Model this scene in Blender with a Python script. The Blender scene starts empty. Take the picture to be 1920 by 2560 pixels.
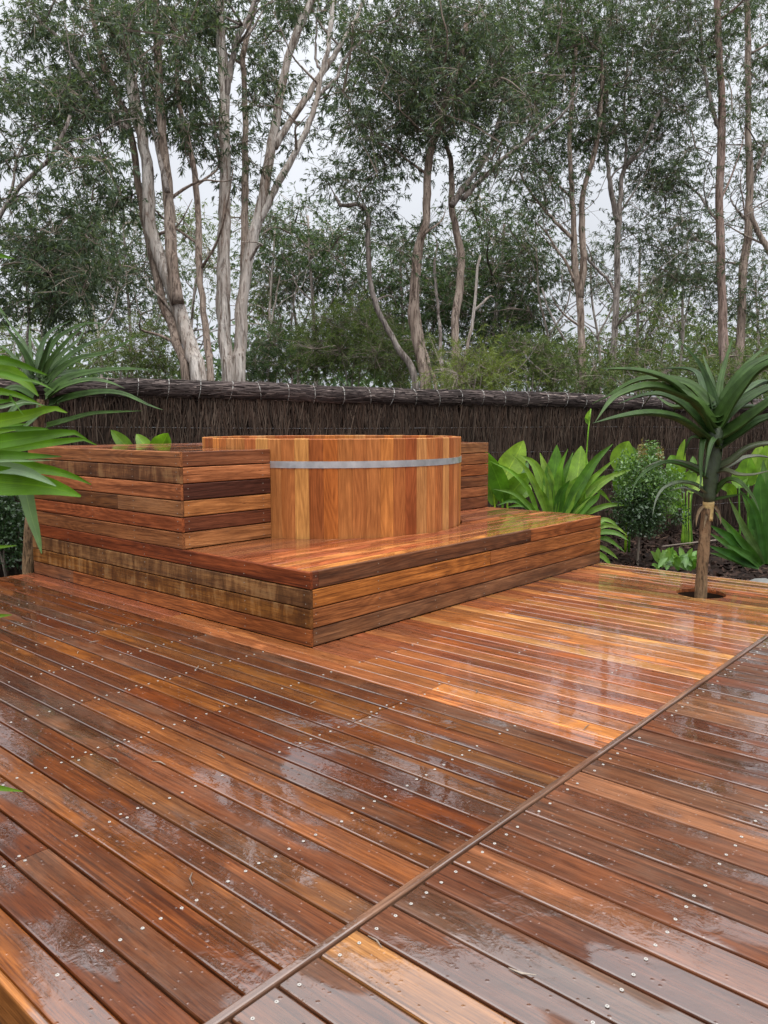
import bpy, bmesh, math, random
import numpy as np
from mathutils import Vector, Matrix

random.seed(7)
rng = np.random.default_rng(7)
SC = bpy.context.scene
COL = SC.collection

# ------------------------------------------------------------------ camera
FW = np.array([0.74670017, 0.65587784, -0.11073894])
RT = np.array([0.65980291, -0.75143702, -0.00158883])
UP = np.array([0.08425542, 0.0718795, 0.99384826])
CP = np.array([-2.52688224, -2.69686334, 1.07366182])
FOC = 1938.75                       # focal length in pixels of a 1920 x 2560 frame
cd = bpy.data.cameras.new('camera')
cam = bpy.data.objects.new('camera', cd)
COL.objects.link(cam)
cd.sensor_fit = 'VERTICAL'
cd.sensor_height = 36.0
cd.sensor_width = 27.0
cd.lens = FOC * 36.0 / 2560.0
cd.clip_start = 0.05
cd.clip_end = 600.0
cam.matrix_world = Matrix(((RT[0], UP[0], -FW[0], CP[0]), (RT[1], UP[1], -FW[1], CP[1]),
                           (RT[2], UP[2], -FW[2], CP[2]), (0, 0, 0, 1)))
cd.dof.use_dof = True
cd.dof.focus_distance = 5.5
cd.dof.aperture_fstop = 11.0
SC.camera = cam

# ------------------------------------------------------------------ sky, sun, exposure
SUN_EL, SUN_AZ = math.radians(74), math.radians(205)
world = bpy.data.worlds.new('World')
SC.world = world
world.use_nodes = True
nt = world.node_tree
nt.nodes.clear()
w_out = nt.nodes.new('ShaderNodeOutputWorld')
w_bg = nt.nodes.new('ShaderNodeBackground')
w_sky = nt.nodes.new('ShaderNodeTexSky')
w_sky.sky_type = 'NISHITA'
w_sky.sun_disc = False
w_sky.sun_elevation = SUN_EL
w_sky.sun_rotation = SUN_AZ
w_sky.dust_density = 4.0
w_hsv = nt.nodes.new('ShaderNodeHueSaturation')
w_hsv.inputs['Saturation'].default_value = 0.18
w_tc = nt.nodes.new('ShaderNodeTexCoord')
w_sep = nt.nodes.new('ShaderNodeSeparateXYZ')
w_ramp = nt.nodes.new('ShaderNodeValToRGB')        # cloud deck: brighter towards the zenith
w_ramp.color_ramp.elements[0].position = 0.0
w_ramp.color_ramp.elements[0].color = (6.6, 6.95, 7.6, 1)
w_ramp.color_ramp.elements[1].position = 0.9
w_ramp.color_ramp.elements[1].color = (40, 40.3, 41, 1)
e = w_ramp.color_ramp.elements.new(0.45)
e.color = (10.0, 10.35, 11.0, 1)
e = w_ramp.color_ramp.elements.new(0.68)
e.color = (25, 25.3, 26, 1)
w_mix = nt.nodes.new('ShaderNodeMix')
w_mix.data_type = 'RGBA'
w_mix.inputs[0].default_value = 0.85
nt.links.new(w_tc.outputs['Generated'], w_sep.inputs[0])
nt.links.new(w_sep.outputs['Z'], w_ramp.inputs[0])
nt.links.new(w_sky.outputs[0], w_hsv.inputs['Color'])
nt.links.new(w_hsv.outputs[0], w_mix.inputs[6])
nt.links.new(w_ramp.outputs[0], w_mix.inputs[7])
w_no = nt.nodes.new('ShaderNodeTexNoise')
w_no.inputs['Scale'].default_value = 3.5
w_no.inputs['Detail'].default_value = 4.0
nt.links.new(w_tc.outputs['Generated'], w_no.inputs['Vector'])
w_mr = nt.nodes.new('ShaderNodeMapRange')
w_mr.inputs[1].default_value, w_mr.inputs[2].default_value = 0.3, 0.7
w_mr.inputs[3].default_value, w_mr.inputs[4].default_value = 0.9, 1.1
nt.links.new(w_no.outputs['Fac'], w_mr.inputs[0])
w_mul = nt.nodes.new('ShaderNodeVectorMath')
w_mul.operation = 'SCALE'
nt.links.new(w_mix.outputs[2], w_mul.inputs[0])
nt.links.new(w_mr.outputs[0], w_mul.inputs['Scale'])
nt.links.new(w_mul.outputs[0], w_bg.inputs['Color'])
w_bg.inputs['Strength'].default_value = 0.1
nt.links.new(w_bg.outputs[0], w_out.inputs[0])

sd = bpy.data.lights.new('sun', 'SUN')
sd.energy = 1.5
sd.angle = math.radians(35)
sd.color = (1.0, 0.97, 0.93)
sun = bpy.data.objects.new('sun', sd)
COL.objects.link(sun)
sdir = Vector((math.sin(SUN_AZ) * math.cos(SUN_EL), math.cos(SUN_AZ) * math.cos(SUN_EL), math.sin(SUN_EL)))
sun.rotation_euler = sdir.to_track_quat('Z', 'Y').to_euler()
sun.location = sdir * 30

SC.view_settings.view_transform = 'Standard'
SC.view_settings.look = 'None'
SC.view_settings.gamma = 1.0
SC.view_settings.exposure = 0.1
SC.view_settings.use_curve_mapping = False
SC.render.engine = 'CYCLES'
SC.cycles.use_denoising = True
SC.cycles.max_bounces = 8
SC.cycles.transparent_max_bounces = 8

# ------------------------------------------------------------------ helpers
def at(x, y, d):
    """the place seen at pixel (x, y) of the 1920 x 2560 frame, d metres away along the lens axis"""
    return CP + (FW + RT * ((x - 960) / FOC) + UP * ((1280 - y) / FOC)) * d

def on_z(x, y, z):
    r = FW + RT * ((x - 960) / FOC) + UP * ((1280 - y) / FOC)
    return CP + r * ((z - CP[2]) / r[2])

def node(nt, typ, **kw):
    n = nt.nodes.new(typ)
    for k, v in kw.items():
        if k.startswith('_'):
            setattr(n, k[1:], v)
    for k, v in kw.items():
        if k.startswith('_'):
            continue
        key = int(k[1:]) if k[0] == 'i' and k[1:].isdigit() else k.replace('__', ' ')
        s = n.inputs[key]
        if isinstance(v, bpy.types.NodeSocket):
            nt.links.new(v, s)
        else:
            s.default_value = v
    return n

def new_mat(name):
    m = bpy.data.materials.new(name)
    m.use_nodes = True
    nt = m.node_tree
    b = nt.nodes['Principled BSDF']
    return m, nt, b

def math_n(nt, op, a, b=None, c=None, clamp=False):
    n = nt.nodes.new('ShaderNodeMath')
    n.operation = op
    n.use_clamp = clamp
    for i, v in enumerate((a, b, c)):
        if v is None:
            continue
        if isinstance(v, bpy.types.NodeSocket):
            nt.links.new(v, n.inputs[i])
        else:
            n.inputs[i].default_value = v
    return n.outputs[0]

def mapr(nt, v, a, b, c, d):
    n = nt.nodes.new('ShaderNodeMapRange')
    nt.links.new(v, n.inputs[0])
    for i, x in enumerate((a, b, c, d)):
        n.inputs[i + 1].default_value = x
    return n.outputs[0]

def vec_scale(nt, v, s):
    n = nt.nodes.new('ShaderNodeVectorMath')
    n.operation = 'MULTIPLY'
    nt.links.new(v, n.inputs[0])
    n.inputs[1].default_value = s
    return n.outputs[0]

def noise(nt, v, scale, detail=3, rough=0.55, dist=0.0):
    n = node(nt, 'ShaderNodeTexNoise', Vector=v, Scale=scale, Detail=detail, Roughness=rough, Distortion=dist)
    return n.outputs['Fac']

def mixc(nt, f, a, b, blend='MIX'):
    n = nt.nodes.new('ShaderNodeMix')
    n.data_type = 'RGBA'
    n.blend_type = blend
    for i, v in ((0, f), (6, a), (7, b)):
        if isinstance(v, bpy.types.NodeSocket):
            nt.links.new(v, n.inputs[i])
        else:
            n.inputs[i].default_value = v
    return n.outputs[2]

def bump(nt, h, strength, dist, normal=None):
    n = nt.nodes.new('ShaderNodeBump')
    nt.links.new(h, n.inputs['Height'])
    if isinstance(strength, bpy.types.NodeSocket):
        nt.links.new(strength, n.inputs['Strength'])
    else:
        n.inputs['Strength'].default_value = strength
    n.inputs['Distance'].default_value = dist
    if normal:
        nt.links.new(normal, n.inputs['Normal'])
    return n.outputs[0]

def wood_mat(name, axis=0, rough=0.42, wet=0.0, mill=False, figure=1.0, fine=1.0, streaks=0.8, spec=0.3, grain=1.0):
    """timber: the tone comes from the object's own colour, its alpha is how weathered it is"""
    m, nt, b = new_mat(name)
    tc = nt.nodes.new('ShaderNodeTexCoord')
    oi = nt.nodes.new('ShaderNodeObjectInfo')
    cmb = nt.nodes.new('ShaderNodeCombineXYZ')
    for i, k in enumerate((37.0, 91.0, 53.0)):
        nt.links.new(math_n(nt, 'MULTIPLY', oi.outputs['Random'], k), cmb.inputs[i])
    add = nt.nodes.new('ShaderNodeVectorMath')
    nt.links.new(tc.outputs['Object'], add.inputs[0])
    nt.links.new(cmb.outputs[0], add.inputs[1])
    P = add.outputs[0]
    def st(l, c):
        s = [c, c, c]
        s[axis] = l
        return vec_scale(nt, P, s)
    g = noise(nt, st(1.3, 26), 1.0, 5, 0.62, 0.5)
    f = noise(nt, st(7, 210), 1.0, 3, 0.6)
    fig = noise(nt, st(0.9, 8.5), 1.0, 1.5, 0.4, 0.3)
    ring = math_n(nt, 'SINE', math_n(nt, 'MULTIPLY', fig, 95.0))
    streak = noise(nt, st(1.0, 46), 1.0, 3, 0.6, 0.6)
    blot = noise(nt, st(2.2, 5), 1.0, 4, 0.6)
    base = oi.outputs['Color']
    v = mapr(nt, g, 0.3, 0.7, 1 - 0.5 * grain, 1 + 0.42 * grain)
    v = math_n(nt, 'MULTIPLY', v, mapr(nt, f, 0.3, 0.7, 1 - 0.42 * fine, 1 + 0.34 * fine))
    v = math_n(nt, 'MULTIPLY', v, mapr(nt, ring, -1, 1, 1 - 0.2 * figure, 1 + 0.15 * figure))
    v = math_n(nt, 'MULTIPLY', v, mapr(nt, blot, 0.3, 0.75, 1.12, 0.72))
    pore = noise(nt, st(16, 520), 1.0, 2, 0.5)
    v = math_n(nt, 'MULTIPLY', v, mapr(nt, pore, 0.56, 0.68, 1.0, 1 - 0.5 * fine))
    c = mixc(nt, 1.0, base, (1, 1, 1, 1), 'MULTIPLY')
    vv = nt.nodes.new('ShaderNodeCombineXYZ')
    for i, p in enumerate((0.92, 1.05, 1.12)):
        nt.links.new(math_n(nt, 'POWER', v, p), vv.inputs[i])
    c = mixc(nt, 1.0, c, vv.outputs[0], 'MULTIPLY')
    dk = mapr(nt, streak, 0.575, 0.66, 0.0, streaks)
    c = mixc(nt, dk, c, mixc(nt, 1.0, base, (0.22, 0.17, 0.15, 1), 'MULTIPLY'))
    vor = nt.nodes.new('ShaderNodeTexVoronoi')
    nt.links.new(st(2.2, 11), vor.inputs['Vector'])
    kn = nt.nodes.new('ShaderNodeSeparateColor')
    nt.links.new(vor.outputs['Color'], kn.inputs[0])
    knot = math_n(nt, 'MULTIPLY', mapr(nt, vor.outputs['Distance'], 0.05, 0.22, 1.0, 0.0), math_n(nt, 'GREATER_THAN', kn.outputs[0], 0.86))
    c = mixc(nt, math_n(nt, 'MULTIPLY', knot, streaks), c, mixc(nt, 1.0, base, (0.16, 0.11, 0.1, 1), 'MULTIPLY'))
    # grey weathering in patches along the board
    wz = noise(nt, st(3.0, 9), 1.0, 5, 0.7)
    wf = math_n(nt, 'MULTIPLY', mapr(nt, wz, 0.42, 0.66, 0.0, 1.0), oi.outputs['Alpha'], clamp=True)
    c = mixc(nt, wf, c, mixc(nt, f, (0.07, 0.055, 0.045, 1), (0.23, 0.17, 0.12, 1)))
    dirt = noise(nt, st(5.0, 22), 1.0, 4, 0.7)
    c = mixc(nt, mapr(nt, dirt, 0.62, 0.74, 0.0, 0.6 * streaks), c, (0.025, 0.016, 0.012, 1))
    if mill:
        mk = noise(nt, st(13, 2.4), 1.0, 5, 0.68, 0.8)
        mk2 = noise(nt, st(5, 14), 1.0, 4, 0.6)
        t = math_n(nt, 'ADD', math_n(nt, 'MULTIPLY', mk, 0.75), math_n(nt, 'MULTIPLY', mk2, 0.35))
        c = mixc(nt, mapr(nt, t, 0.45, 0.6, 0.7, 0.0), c, mixc(nt, 1.0, base, (0.2, 0.16, 0.11, 1), 'MULTIPLY'))
        c = mixc(nt, mapr(nt, t, 0.57, 0.68, 0.0, 0.6), c, (0.28, 0.155, 0.06, 1))
    nrm = bump(nt, g, 0.25, 0.0012, bump(nt, f, 0.35, 0.0006))
    if wet > 0:
        up = nt.nodes.new('ShaderNodeNewGeometry')
        sep = nt.nodes.new('ShaderNodeSeparateXYZ')
        nt.links.new(up.outputs['Normal'], sep.inputs[0])
        flat = mapr(nt, sep.outputs['Z'], 0.7, 0.95, 0.0, 1.0)
        pud = noise(nt, st(2.4, 7.0), 1.0, 2.5, 0.5, 0.5)
        big = noise(nt, vec_scale(nt, up.outputs['Position'], (0.85, 0.85, 0.85)), 1.0, 2, 0.5)
        pw = math_n(nt, 'ADD', math_n(nt, 'MULTIPLY', pud, 0.65), math_n(nt, 'MULTIPLY', big, 0.5))
        pm = math_n(nt, 'MULTIPLY', mapr(nt, pw, 0.63 - 0.12 * wet, 0.675 - 0.12 * wet, 0.0, 1.0), flat)
        # rain beads on the boards
        bead = nt.nodes.new('ShaderNodeTexVoronoi')
        nt.links.new(P, bead.inputs['Vector'])
        bead.inputs['Scale'].default_value = 62.0
        bc = nt.nodes.new('ShaderNodeSeparateColor')
        nt.links.new(bead.outputs['Color'], bc.inputs[0])
        bh = math_n(nt, 'MULTIPLY', mapr(nt, bead.outputs['Distance'], 0.05, 0.3, 1.0, 0.0), math_n(nt, 'GREATER_THAN', bc.outputs[0], 0.78))
        bh = math_n(nt, 'MULTIPLY', bh, flat)
        film = math_n(nt, 'MAXIMUM', pm, mapr(nt, bh, 0.05, 0.3, 0.1, 0.45))
        film = math_n(nt, 'MAXIMUM', film, mapr(nt, pw, 0.45, 0.6, 0.05, 0.3))
        c = mixc(nt, math_n(nt, 'MULTIPLY', pm, 0.6), c, mixc(nt, 1.0, c, (0.6, 0.52, 0.48, 1), 'MULTIPLY'))
        rip = noise(nt, P, 20.0, 3, 0.55, 0.6)
        edge = math_n(nt, 'SUBTRACT', 1.0, math_n(nt, 'ABSOLUTE', math_n(nt, 'SUBTRACT', math_n(nt, 'MULTIPLY', pm, 2.0), 1.0)))
        cn = bump(nt, rip, math_n(nt, 'ADD', 0.11, math_n(nt, 'MULTIPLY', edge, 0.3)), 0.004, bump(nt, bh, math_n(nt, 'SUBTRACT', 0.75, math_n(nt, 'MULTIPLY', pm, 0.6)), 0.006))
        nt.links.new(cn, b.inputs['Coat Normal'])
        nt.links.new(film, b.inputs['Coat Weight'])
        nt.links.new(mapr(nt, film, 0.1, 0.8, 0.14, 0.02), b.inputs['Coat Roughness'])
        b.inputs['Coat IOR'].default_value = 2.0
    nt.links.new(c, b.inputs['Base Color'])
    nt.links.new(mapr(nt, f, 0.3, 0.7, rough - 0.06, rough + 0.1), b.inputs['Roughness'])
    b.inputs['IOR'].default_value = 1.42
    b.inputs['Specular IOR Level'].default_value = spec
    nt.links.new(nrm, b.inputs['Normal'])
    return m

def plain_mat(name, col, rough=0.5, metal=0.0, var=0.25, scale=6.0, bmp=0.0, bscale=30.0):
    m, nt, b = new_mat(name)
    tc = nt.nodes.new('ShaderNodeTexCoord')
    n = noise(nt, tc.outputs['Object'], scale, 5, 0.65)
    lo = tuple(x * (1 - var) for x in col) + (1,)
    hi = tuple(min(1, x * (1 + var)) for x in col) + (1,)
    nt.links.new(mixc(nt, mapr(nt, n, 0.3, 0.7, 0, 1), lo, hi), b.inputs['Base Color'])
    nt.links.new(mapr(nt, n, 0.3, 0.7, rough * 0.8, min(1, rough * 1.2)), b.inputs['Roughness'])
    b.inputs['Metallic'].default_value = metal
    if rough > 0.78:
        b.inputs['Specular IOR Level'].default_value = 0.1
    if bmp:
        h = noise(nt, tc.outputs['Object'], bscale, 5, 0.65)
        nt.links.new(bump(nt, h, bmp, 0.01), b.inputs['Normal'])
    return m

def leaf_mat(name, cols, rough=0.42, trans=0.35, vein=0.0, spec=0.5):
    """leaf colour differs from leaf to leaf (random per island); some light comes through"""
    m, nt, b = new_mat(name)
    geo = nt.nodes.new('ShaderNodeNewGeometry')
    rp = nt.nodes.new('ShaderNodeValToRGB')
    rp.color_ramp.interpolation = 'LINEAR'
    els = rp.color_ramp.elements
    els[0].position, els[1].position = 0.0, 1.0
    els[0].color, els[1].color = cols[0] + (1,), cols[-1] + (1,)
    for i, c in enumerate(cols[1:-1]):
        els.new((i + 1) / (len(cols) - 1)).color = c + (1,)
    oi = nt.nodes.new('ShaderNodeObjectInfo')
    nt.links.new(math_n(nt, 'FRACT', math_n(nt, 'ADD', geo.outputs['Random Per Island'], oi.outputs['Random'])), rp.inputs[0])
    tc = nt.nodes.new('ShaderNodeTexCoord')
    n = noise(nt, tc.outputs['Object'], 9.0, 4, 0.6)
    c = mixc(nt, 1.0, rp.outputs[0], (1, 1, 1, 1), 'MULTIPLY')
    gr = nt.nodes.new('ShaderNodeCombineXYZ')
    vv = mapr(nt, n, 0.3, 0.7, 0.6, 1.35)
    for i in range(3):
        nt.links.new(vv, gr.inputs[i])
    c = mixc(nt, 1.0, c, gr.outputs[0], 'MULTIPLY')
    if vein:
        uv = nt.nodes.new('ShaderNodeUVMap')
        sp = nt.nodes.new('ShaderNodeSeparateXYZ')
        nt.links.new(uv.outputs[0], sp.inputs[0])
        d = math_n(nt, 'ABSOLUTE', math_n(nt, 'SUBTRACT', sp.outputs[0], 0.5))
        mid = mapr(nt, d, 0.0, 0.035, 1.0, 0.0)
        diag = math_n(nt, 'SINE', math_n(nt, 'ADD', math_n(nt, 'MULTIPLY', sp.outputs[1], 150.0), math_n(nt, 'MULTIPLY', d, -60.0)))
        par = math_n(nt, 'SINE', math_n(nt, 'MULTIPLY', sp.outputs[0], 95.0))
        pat = diag if vein > 0.5 else par
        c = mixc(nt, mapr(nt, pat, -1, 1, 0, 0.22), c, mixc(nt, 1.0, c, (0.55, 0.62, 0.5, 1), 'MULTIPLY'))
        c = mixc(nt, math_n(nt, 'MULTIPLY', mid, 0.55), c, mixc(nt, 1.0, c, (2.2, 1.9, 1.8, 1), 'MULTIPLY'))
        nt.links.new(bump(nt, pat, 0.15, 0.002), b.inputs['Normal'])
    nt.links.new(c, b.inputs['Base Color'])
    b.inputs['Roughness'].default_value = rough
    b.inputs['Specular IOR Level'].default_value = spec
    if trans:
        out = nt.nodes['Material Output']
        tl = nt.nodes.new('ShaderNodeBsdfTranslucent')
        nt.links.new(mixc(nt, 1.0, c, (1.5, 1.5, 0.7, 1), 'MULTIPLY'), tl.inputs['Color'])
        mx = nt.nodes.new('ShaderNodeMixShader')
        mx.inputs[0].default_value = trans
        nt.links.new(b.outputs[0], mx.inputs[1])
        nt.links.new(tl.outputs[0], mx.inputs[2])
        nt.links.new(mx.outputs[0], out.inputs['Surface'])
    return m

def bark_mat(name, pale, mid, dark, zs=2.0, contrast=1.0):
    m, nt, b = new_mat(name)
    tc = nt.nodes.new('ShaderNodeTexCoord')
    P = tc.outputs['Object']
    a = noise(nt, vec_scale(nt, P, (13, 13, zs)), 1.0, 6, 0.72, 1.6)
    c2 = noise(nt, vec_scale(nt, P, (40, 40, zs * 2)), 1.0, 4, 0.6, 0.4)
    big = noise(nt, vec_scale(nt, P, (4, 4, 0.9)), 1.0, 3, 0.6)
    c = mixc(nt, mapr(nt, big, 0.38, 0.62, 0, 1), pale + (1,), mid + (1,))
    c = mixc(nt, mapr(nt, a, 0.5, 0.62, 0, 0.85 * contrast), c, dark + (1,))
    c = mixc(nt, mapr(nt, c2, 0.52, 0.64, 0, 0.75 * contrast), c, tuple(x * 0.5 for x in dark) + (1,))
    nt.links.new(c, b.inputs['Base Color'])
    b.inputs['Roughness'].default_value = 0.8
    b.inputs['Specular IOR Level'].default_value = 0.2
    nt.links.new(bump(nt, a, 1.0, 0.05, bump(nt, c2, 0.8, 0.02)), b.inputs['Normal'])
    return m

def island_mat(name, cols, rough=0.8):
    """twigs, chips, reeds: one tone each"""
    m, nt, b = new_mat(name)
    geo = nt.nodes.new('ShaderNodeNewGeometry')
    rp = nt.nodes.new('ShaderNodeValToRGB')
    els = rp.color_ramp.elements
    els[0].position, els[1].position = 0.0, 1.0
    els[0].color, els[1].color = cols[0] + (1,), cols[-1] + (1,)
    for i, c in enumerate(cols[1:-1]):
        els.new((i + 1) / (len(cols) - 1)).color = c + (1,)
    nt.links.new(geo.outputs['Random Per Island'], rp.inputs[0])
    tc = nt.nodes.new('ShaderNodeTexCoord')
    n = noise(nt, tc.outputs['Object'], 2.2, 4, 0.6)
    gr = nt.nodes.new('ShaderNodeCombineXYZ')
    vv = mapr(nt, n, 0.3, 0.7, 0.6, 1.4)
    for i in range(3):
        nt.links.new(vv, gr.inputs[i])
    nt.links.new(mixc(nt, 1.0, rp.outputs[0], gr.outputs[0], 'MULTIPLY'), b.inputs['Base Color'])
    b.inputs['Roughness'].default_value = rough
    b.inputs['Specular IOR Level'].default_value = 0.12
    return m

class MB:
    def __init__(self):
        self.v, self.f, self.uv, self.mi = [], [], [], []
    def add(self, verts, faces, uvs=None, mi=0):
        o = len(self.v)
        self.v.extend(tuple(map(float, p)) for p in verts)
        for f in faces:
            self.f.append([i + o for i in f])
            self.mi.append(mi)
            if uvs is not None:
                self.uv.extend(uvs[i] for i in f)
            else:
                self.uv.extend((0.5, 0.5) for i in f)
    def box(self, x0, y0, z0, x1, y1, z1):
        v = [(x0, y0, z0), (x1, y0, z0), (x1, y1, z0), (x0, y1, z0), (x0, y0, z1), (x1, y0, z1), (x1, y1, z1), (x0, y1, z1)]
        self.add(v, [(3, 2, 1, 0), (4, 5, 6, 7), (0, 1, 5, 4), (1, 2, 6, 5), (2, 3, 7, 6), (3, 0, 4, 7)])
    def mesh(self, name, mats, smooth=False, origin=None):
        me = bpy.data.meshes.new(name)
        v = self.v
        if origin is not None:
            ox, oy, oz = (float(q) for q in origin)
            v = [(a - ox, b - oy, c - oz) for a, b, c in v]
        me.from_pydata(v, [], self.f)
        for m in (mats if isinstance(mats, (list, tuple)) else [mats]):
            me.materials.append(m)
        if self.uv:
            l = me.uv_layers.new(name='UVMap')
            l.data.foreach_set('uv', np.array(self.uv, dtype=np.float32).ravel())
        if any(self.mi):
            me.polygons.foreach_set('material_index', self.mi)
        if smooth:
            me.polygons.foreach_set('use_smooth', [True] * len(me.polygons))
        me.update()
        return me
    def build(self, name, mats, parent=None, smooth=False, origin=None):
        return link(name, self.mesh(name, mats, smooth, origin), parent, loc=origin)

def link(name, me, parent=None, loc=None):
    o = bpy.data.objects.new(name, me)
    COL.objects.link(o)
    if loc is not None:
        o.location = tuple(float(q) for q in loc)
    if parent is not None:
        o.parent = parent
        if parent.location.length > 0 and loc is not None:
            o.location = o.location - parent.location
    return o

def thing(name, label, cat, loc, group=None):
    o = bpy.data.objects.new(name, None)
    o.empty_display_size = 0.1
    COL.objects.link(o)
    o.location = tuple(float(q) for q in loc)
    o['label'] = label
    o['category'] = cat
    if group:
        o['group'] = group
    return o

def np_mesh(name, verts, faces4, mat, smooth=False):
    """many quads at once"""
    me = bpy.data.meshes.new(name)
    verts = np.asarray(verts, dtype=np.float32)
    faces4 = np.asarray(faces4, dtype=np.int32)
    n = len(faces4)
    me.vertices.add(len(verts))
    me.vertices.foreach_set('co', verts.ravel())
    me.loops.add(n * 4)
    me.loops.foreach_set('vertex_index', faces4.ravel())
    me.polygons.add(n)
    me.polygons.foreach_set('loop_start', np.arange(0, n * 4, 4, dtype=np.int32))
    me.polygons.foreach_set('loop_total', np.full(n, 4, dtype=np.int32))
    if smooth:
        me.polygons.foreach_set('use_smooth', np.ones(n, dtype=bool))
    me.materials.append(mat)
    me.update(calc_edges=True)
    me.validate()
    return me

def catmull(pts, n):
    pts = np.array(pts, float)
    if len(pts) == 2:
        t = np.linspace(0, 1, n)[:, None]
        return pts[0] * (1 - t) + pts[1] * t
    P = np.vstack([2 * pts[0] - pts[1], pts, 2 * pts[-1] - pts[-2]])
    d = np.r_[0, np.cumsum(np.linalg.norm(np.diff(pts, axis=0), axis=1))]
    out = []
    for s in np.linspace(0, d[-1], n):
        i = min(np.searchsorted(d, s, 'right') - 1, len(pts) - 2)
        t = (s - d[i]) / max(1e-9, d[i + 1] - d[i])
        a, b_, c, e_ = P[i], P[i + 1], P[i + 2], P[i + 3]
        out.append(0.5 * (2 * b_ + (c - a) * t + (2 * a - 5 * b_ + 4 * c - e_) * t * t + (3 * b_ - a - 3 * c + e_) * t ** 3))
    return np.array(out)

def unit(v):
    v = np.asarray(v, float)
    return v / max(1e-12, np.linalg.norm(v))

def tube(mb, pts, radii, sides=8, wob=0.0, cap=True, seed=0):
    r_ = np.random.default_rng(seed)
    pts = np.asarray(pts, float)
    n = len(pts)
    T = np.gradient(pts, axis=0)
    ref = np.array([0.31, 0.2, 0.93]) if abs(unit(T[0])[2]) < 0.9 else np.array([1.0, 0.1, 0.0])
    ph = r_.uniform(0, 6.28, 4)
    verts = []
    for i in range(n):
        t = unit(T[i])
        a = unit(np.cross(t, ref))
        b_ = np.cross(t, a)
        for k in range(sides):
            an = 2 * math.pi * k / sides
            w = 1 + wob * (0.5 * math.sin(2 * an + ph[0] + i * 0.35) + 0.5 * math.sin(3 * an + ph[1] - i * 0.5) + 0.4 * math.sin(i * 0.9 + ph[2]) + r_.normal() * 0.35)
            verts.append(pts[i] + (a * math.cos(an) + b_ * math.sin(an)) * radii[i] * w)
    faces = []
    for i in range(n - 1):
        for k in range(sides):
            k2 = (k + 1) % sides
            faces.append((i * sides + k, i * sides + k2, (i + 1) * sides + k2, (i + 1) * sides + k))
    if cap:
        faces.append(tuple(range(sides - 1, -1, -1)))
        faces.append(tuple(range((n - 1) * sides, n * sides)))
    mb.add(verts, faces)

def blade(mb, pts, width, prof, up_mix=0.55, channel=0.12, thick=0.0, n=12, twist=0.0, wavy=0.0, N=None, mi=0):
    """a leaf: centreline, width in metres, width profile; gutter-shaped across, with an underside when thick"""
    c = catmull(pts, n)
    T = np.gradient(c, axis=0)
    us = (-1.0, -0.5, 0.0, 0.5, 1.0)
    verts, uvs = [], []
    lower = []
    for i in range(n):
        t = i / (n - 1)
        tan = unit(T[i])
        if N is None:
            view = unit(CP - c[i])
            nn = unit(view * (1 - up_mix) + np.array([0, 0, 1.0]) * up_mix)
        else:
            nn = N
        side = np.cross(tan, nn)
        if np.linalg.norm(side) < 0.15:
            side = np.cross(tan, unit(CP - c[i]))
        side = unit(side)
        nr = np.cross(side, tan)
        if nr @ nn < 0:
            nr = -nr
        if twist:
            a = twist * (t - 0.3)
            side, nr = side * math.cos(a) + nr * math.sin(a), nr * math.cos(a) - side * math.sin(a)
        w = width * prof(t)
        for u in us:
            h = channel * w * (u * u - 0.35) + wavy * w * math.sin(t * 17 + u * 1.3) * abs(u)
            verts.append(c[i] + side * (u * w * 0.5) + nr * h)
            uvs.append((0.5 + u * 0.5, t))
        if thick:
            for u in (-0.5, 0.0, 0.5):
                h = channel * w * (u * u - 0.35) - thick * prof(t) ** 0.8 * (1 - u * u)
                lower.append(c[i] + side * (u * w * 0.5) + nr * h)
    faces = []
    for i in range(n - 1):
        for k in range(4):
            faces.append((i * 5 + k, i * 5 + k + 1, (i + 1) * 5 + k + 1, (i + 1) * 5 + k))
    if thick:
        o = len(verts)
        verts += lower
        uvs += [(0.9, 0.5)] * len(lower)
        for i in range(n - 1):
            a, b_ = i * 5, (i + 1) * 5
            l, m = o + i * 3, o + (i + 1) * 3
            faces += [(a, b_, m, l), (l, m, m + 1, l + 1), (l + 1, m + 1, m + 2, l + 2), (l + 2, m + 2, b_ + 4, a + 4)]
    mb.add(verts, faces, uvs, mi)

p_aloe = lambda t: max(0.02, (1 - t ** 1.25) ** 0.85)
p_strap = lambda t: max(0.03, min(1, 0.55 + 1.6 * t) * (1 - t ** 2.6) ** 0.9)
p_broad = lambda t: max(0.04, (math.sin(math.pi * min(1, 0.06 + 0.94 * t) ** 0.85)) ** 0.72)
p_lance = lambda t: max(0.03, (math.sin(math.pi * (0.04 + 0.95 * t))) ** 0.8)

# ------------------------------------------------------------------ materials
M_DECK = wood_mat('weathered_deck_timber', rough=0.4, wet=0.8, figure=0.4, spec=0.1, streaks=0.7)
M_FRESH = wood_mat('oiled_deck_timber', rough=0.4, wet=1.25, figure=0.6, spec=0.1, streaks=0.6, grain=0.8)
M_FACE = wood_mat('cladding_timber', rough=0.42, figure=1.0, spec=0.22, grain=0.9)
M_MILL = wood_mat('rough_sawn_stained_timber', rough=0.48, mill=True, figure=0.4)
M_TOP = wood_mat('wet_step_timber', rough=0.36, wet=0.9, figure=0.6, spec=0.12, streaks=0.6)
M_CEDAR = wood_mat('cedar', axis=2, rough=0.42, figure=0.75, fine=0.6, streaks=0.12, spec=0.2, grain=0.42)
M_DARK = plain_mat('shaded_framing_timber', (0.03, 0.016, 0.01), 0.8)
M_STEEL = plain_mat('galvanised_steel', (0.55, 0.56, 0.57), 0.42, 0.85, 0.12, 14)
M_SCREW = plain_mat('screw_steel', (0.4, 0.38, 0.35), 0.45, 0.2, 0.15, 200)
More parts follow.
